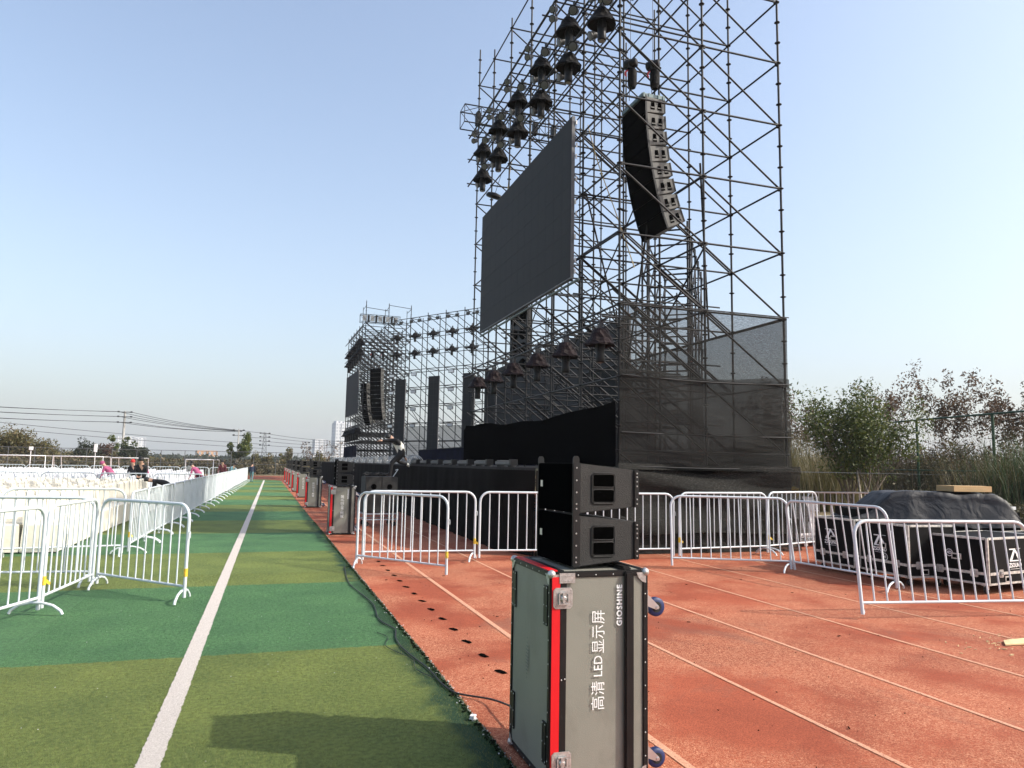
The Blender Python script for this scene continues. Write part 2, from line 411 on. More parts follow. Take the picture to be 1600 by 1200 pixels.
# ------------------------------------------------------------------ mesh helpers
class MB:
    """collects boxes, tubes, lathes and raw faces; build() makes ONE mesh object"""
    def __init__(self):
        self.v = []; self.f = []; self.s = []; self.m = []
        self.mi = 0
    def add(self, vs, fs, smooth=False):
        o = len(self.v)
        self.v.extend([tuple(x) for x in vs])
        for f in fs:
            self.f.append(tuple(i+o for i in f)); self.s.append(smooth); self.m.append(self.mi)
    def box(self, c, s, rot=None):
        cx, cy, cz = c; hx, hy, hz = s[0]/2, s[1]/2, s[2]/2
        vs = [Vector((x*hx, y*hy, z*hz)) for z in (-1, 1) for y in (-1, 1) for x in (-1, 1)]
        if rot is not None: vs = [rot @ v for v in vs]
        vs = [v+Vector(c) for v in vs]
        self.add(vs, [(0, 2, 3, 1), (4, 5, 7, 6), (0, 1, 5, 4), (2, 6, 7, 3), (0, 4, 6, 2), (1, 3, 7, 5)])
    def bbox(self, c, s, b=0.006):
        """box with chamfered edges"""
        hx, hy, hz = s[0]/2, s[1]/2, s[2]/2
        bm = bmesh.new(); bmesh.ops.create_cube(bm, size=1)
        for v in bm.verts: v.co = Vector((v.co.x*s[0], v.co.y*s[1], v.co.z*s[2]))
        bmesh.ops.bevel(bm, geom=list(bm.edges), offset=b, segments=2, affect='EDGES')
        bm.verts.index_update()
        self.add([v.co+Vector(c) for v in bm.verts], [tuple(v.index for v in f.verts) for f in bm.faces])
        bm.free()
    def tube(self, a, b, r, n=8, r2=None, cap=True):
        a = Vector(a); b = Vector(b); d = b-a
        if d.length < 1e-6: return
        q = d.normalized()
        t = Vector((0, 0, 1)) if abs(q.z) < 0.9 else Vector((1, 0, 0))
        x = q.cross(t).normalized(); y = q.cross(x)
        r2 = r if r2 is None else r2
        vs = []
        for p, rr in ((a, r), (b, r2)):
            for i in range(n):
                an = 2*PI*i/n
                vs.append(p+x*math.cos(an)*rr+y*math.sin(an)*rr)
        fs = [(i, (i+1) % n, n+(i+1) % n, n+i) for i in range(n)]
        self.add(vs, fs, True)
        if cap:
            self.add(vs[:n], [tuple(range(n-1, -1, -1))]); self.add(vs[n:], [tuple(range(n))])
    def path(self, pts, r, n=8, closed=False, cap=True):
        pts = [Vector(p) for p in pts]; k = len(pts); rings = []
        px = None
        for i, p in enumerate(pts):
            if closed: d = pts[(i+1) % k]-pts[i-1]
            else: d = pts[min(i+1, k-1)]-pts[max(i-1, 0)]
            d.normalize()
            if px is None:
                t = Vector((0, 0, 1)) if abs(d.z) < 0.9 else Vector((0, 1, 0))
                x = d.cross(t).normalized()
            else:
                x = (px-d*px.dot(d)).normalized()
            px = x; y = d.cross(x)
            rr = r[i] if isinstance(r, (list, tuple)) else r
            rings.append([p+x*math.cos(2*PI*j/n)*rr+y*math.sin(2*PI*j/n)*rr for j in range(n)])
        vs = [v for ring in rings for v in ring]
        fs = []
        for i in range(k if closed else k-1):
            a = i*n; b = ((i+1) % k)*n
            fs += [(a+j, a+(j+1) % n, b+(j+1) % n, b+j) for j in range(n)]
        self.add(vs, fs, True)
        if cap and not closed:
            self.add(rings[0], [tuple(range(n-1, -1, -1))]); self.add(rings[-1], [tuple(range(n))])
    def lathe(self, prof, c=(0, 0, 0), n=20, M=None, cap=True):
        """prof: list of (radius, z)"""
        vs = []
        for r, z in prof:
            for i in range(n):
                a = 2*PI*i/n
                v = Vector((r*math.cos(a), r*math.sin(a), z))
                if M is not None: v = M @ v
                vs.append(v+Vector(c))
        fs = []
        for k in range(len(prof)-1):
            fs += [(k*n+i, k*n+(i+1) % n, (k+1)*n+(i+1) % n, (k+1)*n+i) for i in range(n)]
        self.add(vs, fs, True)
        if cap:
            self.add(vs[:n], [tuple(range(n-1, -1, -1))]); self.add(vs[-n:], [tuple(range(n))])
    def prism(self, poly, axis, a, b):
        """extrude 2-D poly along axis (0,1,2) from a to b; poly gives the other two coordinates in order"""
        def P(p, t):
            q = list(p); q.insert(axis, t); return Vector(q)
        n = len(poly)
        vs = [P(p, a) for p in poly]+[P(p, b) for p in poly]
        self.add(vs, [tuple(range(n-1, -1, -1)), tuple(range(n, 2*n))]+[(i, (i+1) % n, n+(i+1) % n, n+i) for i in range(n)])
    def mesh(self, name, mats):
        me = bpy.data.meshes.new(name)
        me.from_pydata(self.v, [], self.f)
        me.polygons.foreach_set('use_smooth', self.s)
        for mm in (mats if isinstance(mats, (list, tuple)) else [mats]):
            me.materials.append(MATS[mm])
        me.polygons.foreach_set('material_index', self.m)
        me.update()
        return me
    def build(self, name, mats, parent=None, loc=(0, 0, 0), rz=0):
        o = bpy.data.objects.new(name, self.mesh(name, mats))
        COL.objects.link(o)
        o.location = loc; o.rotation_euler = (0, 0, rz)
        if parent is not None: o.parent = parent
        return o

def link(name, me, parent=None, loc=(0, 0, 0), rot=(0, 0, 0)):
    o = bpy.data.objects.new(name, me); COL.objects.link(o)
    o.location = loc; o.rotation_euler = rot
    if parent is not None: o.parent = parent
    return o

def tag(o, label=None, cat=None, group=None, kind=None):
    if label: o['label'] = label
    if cat: o['category'] = cat
    if group: o['group'] = group
    if kind: o['kind'] = kind
    return o

def thing(name, label, cat, loc=(0, 0, 0), rz=0, group=None, rot=None):
    o = bpy.data.objects.new(name, None); COL.objects.link(o)
    o.empty_display_size = 0.1
    o.location = loc; o.rotation_euler = rot if rot else (0, 0, rz)
    return tag(o, label, cat, group)

def dup(root, loc, rz=0, label=None, group=None, rot=None, scale=None):
    r = root.copy(); COL.objects.link(r)
    r.location = loc; r.rotation_euler = rot if rot else (0, 0, rz)
    if scale: r.scale = scale
    if label: r['label'] = label
    if group: r['group'] = group
    for ch in list(root.children):
        c = ch.copy(); COL.objects.link(c); c.parent = r
        for g in ch.children:
            d = g.copy(); COL.objects.link(d); d.parent = c
    return r

ORD = ['nearest', 'second', 'third', 'fourth', 'fifth', 'sixth', 'seventh', 'eighth', 'ninth', 'tenth', 'eleventh', 'twelfth', 'thirteenth', 'fourteenth']

def text_mesh(body, size, space=1.0):
    """flat lettering turned into plain mesh data; returns verts, faces, width"""
    cu = bpy.data.curves.new('lettering', 'FONT')
    cu.body = body; cu.size = size; cu.extrude = 0
    cu.align_x = 'CENTER'; cu.align_y = 'CENTER'; cu.resolution_u = 3; cu.space_character = space
    o = bpy.data.objects.new('lettering', cu); COL.objects.link(o)
    dg = bpy.context.evaluated_depsgraph_get()
    me = bpy.data.meshes.new_from_object(o.evaluated_get(dg))
    vs = [v.co.copy() for v in me.vertices]; fs = [tuple(p.vertices) for p in me.polygons]
    bpy.data.objects.remove(o); bpy.data.curves.remove(cu); bpy.data.meshes.remove(me)
    return vs, fs

def add_text(mb, body, size, M, bold=0, sx=1.0, space=1.0):
    vs, fs = text_mesh(body, size, space)
    if not vs: return
    if sx != 1.0: vs = [Vector((v.x*sx, v.y, v.z)) for v in vs]
    offs = [(0, 0)] if not bold else [(0, 0), (bold, 0), (-bold, 0), (0, bold), (0, -bold)]
    for i, (dx, dy) in enumerate(offs):
        mb.add([M @ (v+Vector((dx, dy, i*0.00015))) for v in vs], fs)

def frame_mat(origin, ex, ey):
    ex = Vector(ex).normalized(); ey = Vector(ey).normalized(); ez = ex.cross(ey)
    M = Matrix((ex, ey, ez)).transposed().to_4x4(); M.translation = Vector(origin)
    return M

# ------------------------------------------------------------------ ground
def sheet(name, pts, z, matn, sub=None):
    mb = MB(); mb.add([(x, y, z) for x, y in pts], [tuple(range(len(pts)))])
    o = mb.build(name, matn); o['kind'] = 'structure'
    return o
def edge_x(y):                                   # east edge of the turf
    return 1.32 - 0.0068*max(0, y-6) + 0.00002*max(0, y-6)**2
sheet('ground', [(-2500, -2500), (2500, -2500), (2500, 2500), (-2500, 2500)], -0.012, 'far_ground')
sheet('running_track', [(-60, -14), (14.2, -14), (14.2, 78), (-60, 82)], -0.006, 'track_red')
sheet('verge', [(14.2, -30), (60, -30), (60, 120), (14.2, 120)], -0.004, 'dry_verge')
sheet('far_verge', [(-80, 82), (-60, 82), (14.2, 78), (14.2, 120), (-80, 120)], -0.003, 'dry_verge')
mb = MB()
ys = list(np.arange(-6, 60, 0.04))
left = -58.0
pts = []
rr = random.Random(3)
jit = 0
vs = []; fs = []
for i, y in enumerate(ys):
    jit = jit*0.75 + rr.uniform(-0.008, 0.008)
    vs.append((left, y, 0.0)); vs.append((edge_x(y)+jit, y, 0.0))
    if i: fs.append((2*i-2, 2*i-1, 2*i+1, 2*i))
mb.add(vs, fs)
# rounded far end of the pitch
k0 = len(vs)
vs2 = [(left, ys[-1], 0), (edge_x(ys[-1])+jit, ys[-1], 0)]
arc = [(edge_x(60)-0.15*t*t*8, ys[-1]+4.5*t) for t in (0.3, 0.6, 1.0)]
mb.add([(left, ys[-1], 0), vs[-1]]+[(x, y, 0) for x, y in arc]+[(left, 66, 0)], [(0, 1, 2, 3, 4, 5)])
# thickness of the mat at the edge
tv = []; tf = []
for i in range(0, len(ys)):
    x, y, _ = vs[2*i+1]
    tv += [(x, y, 0), (x+0.004, y, -0.006)]
    if i: tf.append((2*i-2, 2*i-1, 2*i+1, 2*i))
mb.add(tv, tf)
turf = mb.build('artificial_turf', 'turf'); turf['kind'] = 'structure'

mb = MB(); vs = []; fs = []
for i, y in enumerate(np.arange(-4, 61.5, 0.018)):
    c = -0.515 + 0.0047*(y-4.5)
    a = rr.uniform(-0.005, 0.005); b = rr.uniform(-0.005, 0.005)
    vs += [(c-0.062+a, y, 0.004), (c+0.062+b, y, 0.004)]
    if i: fs.append((2*i-2, 2*i-1, 2*i+1, 2*i))
mb.add(vs, fs)
o = mb.build('pitch_line', 'white_line'); o['kind'] = 'structure'

mb = MB()
for k, x0 in enumerate((2.24, 3.40, 4.60, 5.80, 7.00, 8.20, 9.40)):
    vs = []; fs = []
    for i, y in enumerate(np.arange(-8, 60, 0.5)):
        x = x0 - 0.0070*max(0, y-6) - 0.0
        hw_ = 0.026 if k == 0 else 0.019
        vs += [(x-hw_, y, -0.002), (x+hw_, y, -0.002)]
        if i: fs.append((2*i-2, 2*i-1, 2*i+1, 2*i))
    mb.add(vs, fs)
o = mb.build('lane_markings', 'lane_paint'); o['kind'] = 'structure'

# turf blades: loose fibres along the torn edge and over the near turf
def blades():
    n1, n2 = 26000, 150000
    y1 = 3.2+ (RNG.random(n1)**1.6)*17
    x1 = np.array([edge_x(y) for y in y1])+0.012-np.abs(RNG.normal(0, 0.035, n1))+ np.sin(y1*9)*0.004
    d = 3.2+(RNG.random(n2)**1.5)*8
    x2 = -1.9+RNG.random(n2)*3.2; y2 = d
    keep = x2 < np.array([edge_x(y) for y in y2])
    x2 = x2[keep]; y2 = y2[keep]
    lx = np.abs(x2+0.515-0.0047*(y2-4.5)) < 0.07
    x2 = x2[~lx]; y2 = y2[~lx]
    out = []
    for (x, y, h, mn) in ((x1, y1, 0.014, 0), (x2, y2, 0.010, 1)):
        n = len(x)
        a = RNG.random(n)*2*PI
        ln = h*(0.6+RNG.random(n)*0.8)
        tx = RNG.normal(0, 0.6, n)*ln; ty = RNG.normal(0, 0.6, n)*ln
        w_ = 0.0013
        p0 = np.stack([x-np.cos(a)*w_, y-np.sin(a)*w_, np.full(n, -0.003)], 1)
        p1 = np.stack([x+np.cos(a)*w_, y+np.sin(a)*w_, np.full(n, -0.003)], 1)
        p2 = np.stack([x+tx, y+ty, ln], 1)
        out.append(np.stack([p0, p1, p2], 1))
    return out
def tri_mesh(name, tris, matn):
    n = len(tris)
    me = bpy.data.meshes.new(name)
    me.vertices.add(n*3); me.loops.add(n*3); me.polygons.add(n)
    me.vertices.foreach_set('co', tris.reshape(-1).astype(np.float32))
    me.loops.foreach_set('vertex_index', np.arange(n*3, dtype=np.int32))
    me.polygons.foreach_set('loop_start', np.arange(0, n*3, 3, dtype=np.int32))
    me.update(calc_edges=True)
    me.materials.append(MATS[matn])
    return me
leaf_mat('olive_blade', [(0.09, 0.11, 0.022), (0.20, 0.22, 0.06), (0.14, 0.16, 0.04), (0.27, 0.28, 0.10)], 0.2)
leaf_mat('green_blade', [(0.03, 0.11, 0.04), (0.07, 0.18, 0.07), (0.11, 0.24, 0.11)], 0.2)
be, bo = blades()
o = link('loose_turf_fibres', tri_mesh('loose_turf_fibres', be, 'grass_blade')); tag(o, 'dark frayed turf fibres along the torn edge beside the track', 'turf fibres', kind='stuff')
yb = (bo[:, 2, 1]-6.65) % 7.1 < 3.55
o = link('olive_grass_blades', tri_mesh('olive_grass_blades', bo[~yb], 'olive_blade')); tag(o, 'short olive blades of the near artificial turf band', 'turf blades', kind='stuff')
o = link('green_grass_blades', tri_mesh('green_grass_blades', bo[yb], 'green_blade')); tag(o, 'short green blades of the next artificial turf band', 'turf blades', kind='stuff')

mb = MB(); q = random.Random(77)
y = 3.3
while y < 16:
    s_ = q.uniform(0.003, 0.009) if q.random() < 0.9 else q.uniform(0.009, 0.016)
    mb.box((edge_x(y)+q.gauss(0.004, 0.008), y, 0.002), (s_, s_*q.uniform(.6, 1.8), q.uniform(0.004, 0.012)), Matrix.Rotation(q.uniform(0, 3), 3, 'Z'))
    y += q.uniform(0.006, 0.03)
mb.mi = 1
y = 3.3
while y < 16:
    s_ = q.uniform(0.01, 0.03)
    mb.box((edge_x(y)-abs(q.gauss(0.0, 0.012)), y, 0.002), (s_, s_*q.uniform(.6, 1.8), q.uniform(0.006, 0.016)), Matrix.Rotation(q.uniform(0, 3), 3, 'Z'))
    y += q.uniform(0.01, 0.04)
tag(mb.build('torn_turf_edge', ['concrete', 'dirt_dark']), 'grey crumbs and black torn backing along the cut edge of the turf', 'crumbs', kind='stuff')
# drain slots in the track surface
slot = []
for s in range(3):
    q = random.Random(s); mb = MB(); n = 14
    pts = []
    for i in range(n):
        a = 2*PI*i/n
        ex = 0.027*(abs(math.cos(a))**0.5)*math.copysign(1, math.cos(a))+q.uniform(-.006, .006)
        ey = 0.058*(abs(math.sin(a))**0.5)*math.copysign(1, math.sin(a))+q.uniform(-.012, .012)
        pts.append((ex, ey, 0))
    mb.add(pts, [tuple(range(n))])
    mb.add([(x*1.12, y*1.15, -0.0012) for x, y, z in pts]+[(x, y, 0) for x, y, z in pts], [(i, (i+1) % n, n+(i+1) % n, n+i) for i in range(n)])
    slot.append(mb.mesh('drain_hole', 'dirt_dark'))
for i in range(15):
    y = 5.62+i*0.505
    o = link('drain_hole', slot[i % 3], None, (1.80+0.006*math.sin(i*2.1)-0.004*i*0.5, y, -0.001), (0, 0, R(14+6*math.sin(i*3.3))))
    tag(o, 'ragged dark drain hole in the line of holes along the inner track lane', 'drain hole', 'drain holes along the track edge')

# ------------------------------------------------------------------ crowd barriers
def barrier_parts(L, H, tagcol, nb=None):
    r = 0.019; rc = 0.16; zb = 0.17
    fr = MB()
    pts = [(0, 0, 0.05), (0, 0, 0.5), (0, 0, H-rc)]
    for i in range(1, 6):
        a = PI-(PI/2)*i/5; pts.append((rc+rc*math.cos(a), 0, H-rc+rc*math.sin(a)))
    for i in range(0, 6):
        a = PI/2-(PI/2)*i/5; pts.append((L-rc+rc*math.cos(a), 0, H-rc+rc*math.sin(a)))
    pts += [(L, 0, 0.5), (L, 0, 0.05)]
    fr.path(pts, r, 8)
    fr.tube((r, 0, zb), (L-r, 0, zb), 0.015, 8)
    fr.path([(L+0.012, 0, H*0.72), (L+0.035, 0, H*0.72), (L+0.04, 0, H*0.72-0.03), (L+0.04, 0, H*0.72-0.07)], 0.005, 5)
    bars = MB()
    nb = nb or max(6, int(round(L/0.155))-1)
    for i in range(nb):
        x = L*(i+1)/(nb+1)
        ztop = H
        if x < rc: ztop = H-rc+math.sqrt(max(0, rc*rc-(rc-x)**2))
        if x > L-rc: ztop = H-rc+math.sqrt(max(0, rc*rc-(x-L+rc)**2))
        bars.tube((x, 0, zb), (x, 0, ztop), 0.0095, 6, cap=False)
    ft = MB()
    ft.path([(0, -0.27, 0.015), (0, -0.25, 0.05), (0, -0.17, 0.10), (0, -0.06, 0.125), (0, 0.06, 0.125), (0, 0.17, 0.10), (0, 0.25, 0.05), (0, 0.27, 0.015)], 0.015, 6)
    tg = MB()
    tg.path([(0, 0, 0.28), (0, 0, 0.37)], 0.0225, 8)
    tg.add([(0.0, -0.024, 0.30), (0.045, -0.045, 0.27), (0.055, -0.045, 0.30), (0.0, -0.024, 0.34)], [(0, 1, 2, 3)])
    return (fr.mesh('frame', 'barrier_white'), bars.mesh('bars', 'barrier_white'), ft.mesh('foot', 'barrier_white'), tg.mesh('tie', tagcol))
_bc = {}
def barrier(a, b, label, H=1.10, lean=0, feet='both', tagat=None, group=None, tagcol='tag_yellow', tagz=0, fa=None):
    a = Vector((*a, 0)); b = Vector((*b, 0)); d = b-a
    L = round(d.length, 2)
    k = (L, H, tagcol)
    if k not in _bc: _bc[k] = barrier_parts(L, H, tagcol)
    fr, bars, ft, tg = _bc[k]
    rz = math.atan2(d.y, d.x)
    t = thing('crowd_barrier', label, 'crowd barrier', a, group=group, rot=(lean, 0, rz))
    link('frame', fr, t); link('bars', bars, t)
    for s, x in (('l', 0.0), ('r', L)):
        if feet == 'both' or feet == s:
            fz = 0.0
            if fa is not None: fz = R(-(fa if not isinstance(fa, tuple) else fa[0 if s == 'l' else 1]))-rz
            o = link('foot', ft, t, (x+(0.03 if x == 0 else -0.03), 0, 0), (0, 0, fz))
            if lean: o.rotation_euler = (-lean*0.9, 0, fz)
    if tagat is not None: link('tie', tg, t, (tagat*L, 0, tagz))
    return t

G_L = 'barriers around the turf corner'
barrier((-2.62, 7.25), (-2.14, 8.72), 'white crowd barrier at the far left, cut off by the picture edge', 1.08, tagat=None, feet='r')
barrier((-2.13, 8.82), (-1.97, 10.30), 'white crowd barrier beside the picture-edge one, with two yellow ties', 1.08, tagat=0, feet='none')
barrier((-1.93, 10.36), (-0.82, 9.14), 'white crowd barrier set at an angle, reaching nearest the white pitch line', 1.08, tagat=1, feet='both', fa=11)
barrier((-2.05, 10.55), (-3.70, 10.75), 'white crowd barrier just behind the angled one, parallel to the chair ends', 1.08, feet='both')
barrier((-3.76, 10.76), (-5.40, 10.95), 'white crowd barrier cut by the left picture edge, behind the corner', 1.08, feet='both')
barrier((-2.2, 13.55), (-3.85, 13.30), 'white crowd barrier across the near end of the chairs, touching the long row', 1.08, feet='both')
barrier((-3.90, 13.30), (-5.55, 13.05), 'white crowd barrier across the chair ends, at the left picture edge', 1.08, feet='both')
# long row beside the pitch line
n = 27
for i in range(n):
    y0 = 13.75+i*1.655; y1 = y0+1.60
    xf = lambda y: -2.13+0.0155*(y-13.75)+0.02*math.sin(y*0.7)
    tg_ = 0 if i == 0 else None
    lab = 'white crowd barrier starting the long row, nearest the camera' if i == 0 else 'white crowd barrier in the long row between pitch line and covered chairs'
    barrier((xf(y0), y0), (xf(y1), y1), lab, 1.02, tagat=tg_, group='long row of barriers beside the chairs')
for i in range(6):
    x0 = -2.1-i*1.68
    barrier((x0, 27.9+0.02*i), (x0-1.62, 27.9+0.02*(i+1)), 'white crowd barrier crossing the aisle between the two blocks of chairs', 1.06, group='barriers across the aisle')
for i in range(13):
    x0 = -1.9-i*1.68
    barrier((x0, 50.5), (x0-1.62, 50.5), 'white crowd barrier closing the far end of the chair blocks', 1.06, group='barriers behind the last chairs')

# right-hand barriers
barrier((1.36, 11.62), (2.44, 10.22), 'white crowd barrier overlapping another, standing over the drain holes', 1.13, tagat=1, feet='l', fa=20)
barrier((1.50, 12.03), (3.32, 11.93), 'white crowd barrier behind the overlapping one, left of the stacked speakers', 1.13, tagat=1, feet='r', fa=27)
barrier((3.40, 11.93), (5.00, 11.75), 'white crowd barrier in front of the stage corner, part hidden by the speakers', 1.13, feet='none')
barrier((5.26, 11.72), (6.90, 11.64), 'white crowd barrier coming out right of the stacked speakers', 1.13, feet='none')
barrier((6.99, 11.60), (8.96, 11.76), 'white crowd barrier below the net, behind the leaning one', 1.15, tagat=0, feet='r')
barrier((9.03, 11.80), (10.60, 12.32), 'white crowd barrier in front of the caged water tote', 1.16, tagat=0, feet='l')
barrier((6.18, 10.48), (7.86, 9.74), 'leaning white crowd barrier on the track with one foot missing', 1.15, lean=R(-8), feet='r', fa=56)
barrier((7.92, 9.72), (8.10, 7.92), 'leaning white crowd barrier running beside the black emblem cases', 1.13, lean=R(9), feet='r', fa=67)
barrier((6.22, 6.56), (8.40, 6.22), 'white crowd barrier nearest the camera on the right, in front of the cases', 1.05, lean=R(-7), feet='none')
barrier((11.1, 13.2), (12.9, 13.1), 'white crowd barrier behind the tarpaulin, right of the water tote', 1.12, feet='both')
barrier((13.0, 13.1), (14.8, 13.0), 'white crowd barrier farthest right, partly behind the tarpaulin', 1.12, feet='both')

# ------------------------------------------------------------------ covered chairs
def chair_mesh(name, seed, matn):
    q = random.Random(seed); mb = MB()
    # faces +x (the stage); cloth cover: skirt to the ground, seat, tall rounded back
    w_ = 0.235
    def ring(z, xf, xb, ww, wob=0):
        pts = []
        for (x, y) in ((xf, -ww), (xf, -ww*0.33), (xf, ww*0.33), (xf, ww), ((xf+xb)/2, ww), (xb, ww), (xb, 0), (xb, -ww), ((xf+xb)/2, -ww)):
            pts.append((x+q.uniform(-wob, wob), y+q.uniform(-wob, wob), z))
        return pts
    rings = [ring(0.02, 0.275, -0.27, w_+0.012, 0.014), ring(0.25, 0.262, -0.255, w_+0.006, 0.008), ring(0.455, 0.25, -0.24, w_, 0.004), ring(0.475, 0.235, -0.235, w_-0.012, 0.004)]
    n = 9
    vs = [v for r_ in rings for v in r_]
    fs = []
    for k in range(3):
        fs += [(k*n+i, k*n+(i+1) % n, (k+1)*n+(i+1) % n, (k+1)*n+i) for i in range(n)]
    fs.append(tuple(3*n+i for i in range(n)))
    mb.add(vs, fs, False)
    # back
    prof = [(-0.16, 0.46), (-0.175, 0.70), (-0.19, 0.90), (-0.215, 0.945), (-0.25, 0.93), (-0.262, 0.70), (-0.255, 0.46)]
    ws = [0.225, 0.215, 0.205, 0.17, 0.17, 0.21, 0.225]
    vs = []; fs = []
    for (x, z), ww in zip(prof, ws):
        for t in (-1, -0.4, 0.4, 1):
            vs.append((x+q.uniform(-.008, .008), t*ww, z+q.uniform(-.01, .01)-(0.012 if abs(t) == 1 and z > 0.85 else 0)))
    for k in range(6):
        fs += [(k*4+i, k*4+i+1, k*4+i+5, k*4+i+4) for i in range(3)]
    fs += [tuple(k*4 for k in range(7)), tuple(k*4+3 for k in reversed(range(7)))]
    mb.add(vs, fs, False)
    return mb.mesh(name, matn)
cm = [chair_mesh('covered_chair', s, 'chair_cover') for s in range(4)]
cnt = 0
rc_ = random.Random(5)
for r_ in range(16):
    x = -3.55-r_*0.56
    for k in range(18):
        if cnt >= 290: break
        y = 14.1+0.25+k*0.5
        if y > 27.2: continue
        o = link('covered_chair', cm[rc_.randrange(4)], None, (x+rc_.uniform(-.02, .02), y+rc_.uniform(-.01, .01), 0), (0, 0, rc_.uniform(-.03, .03)))
        tag(o, 'chair under a cream cloth cover in the rows facing the stage', 'chair', 'cream covered chairs in rows')
        cnt += 1
def chair_mass(name, x0, rows, y0, cols, matn, label, pitch=0.88):
    base = []
    for s in range(3):
        me = chair_mesh('tmp', 20+s, matn)
        vv = np.array([v.co[:] for v in me.vertices]); ff = [tuple(p.vertices) for p in me.polygons]
        base.append((vv, ff)); bpy.data.meshes.remove(me)
    mb = MB()
    for r_ in range(rows):
        for k in range(cols):
            vv, ff = base[rc_.randrange(3)]
            mb.add((vv+np.array([x0-r_*pitch+rc_.uniform(-.03, .03), y0+k*0.5, 0])).tolist(), ff)
    o = mb.build(name, matn)
    return tag(o, label, 'chairs', kind='stuff')
chair_mass('chair_rows', -3.6, 26, 29.6, 40, 'chair_white', 'far block of white covered chairs beyond the aisle')
chair_mass('chair_rows', -3.55, 21, 23.35, 8, 'chair_cover', 'cream covered chairs at the back of the near block', 0.57)
chair_mass('chair_rows', -12.55, 9, 14.3, 26, 'chair_cover', 'cream covered chairs filling the rows at the left picture edge')

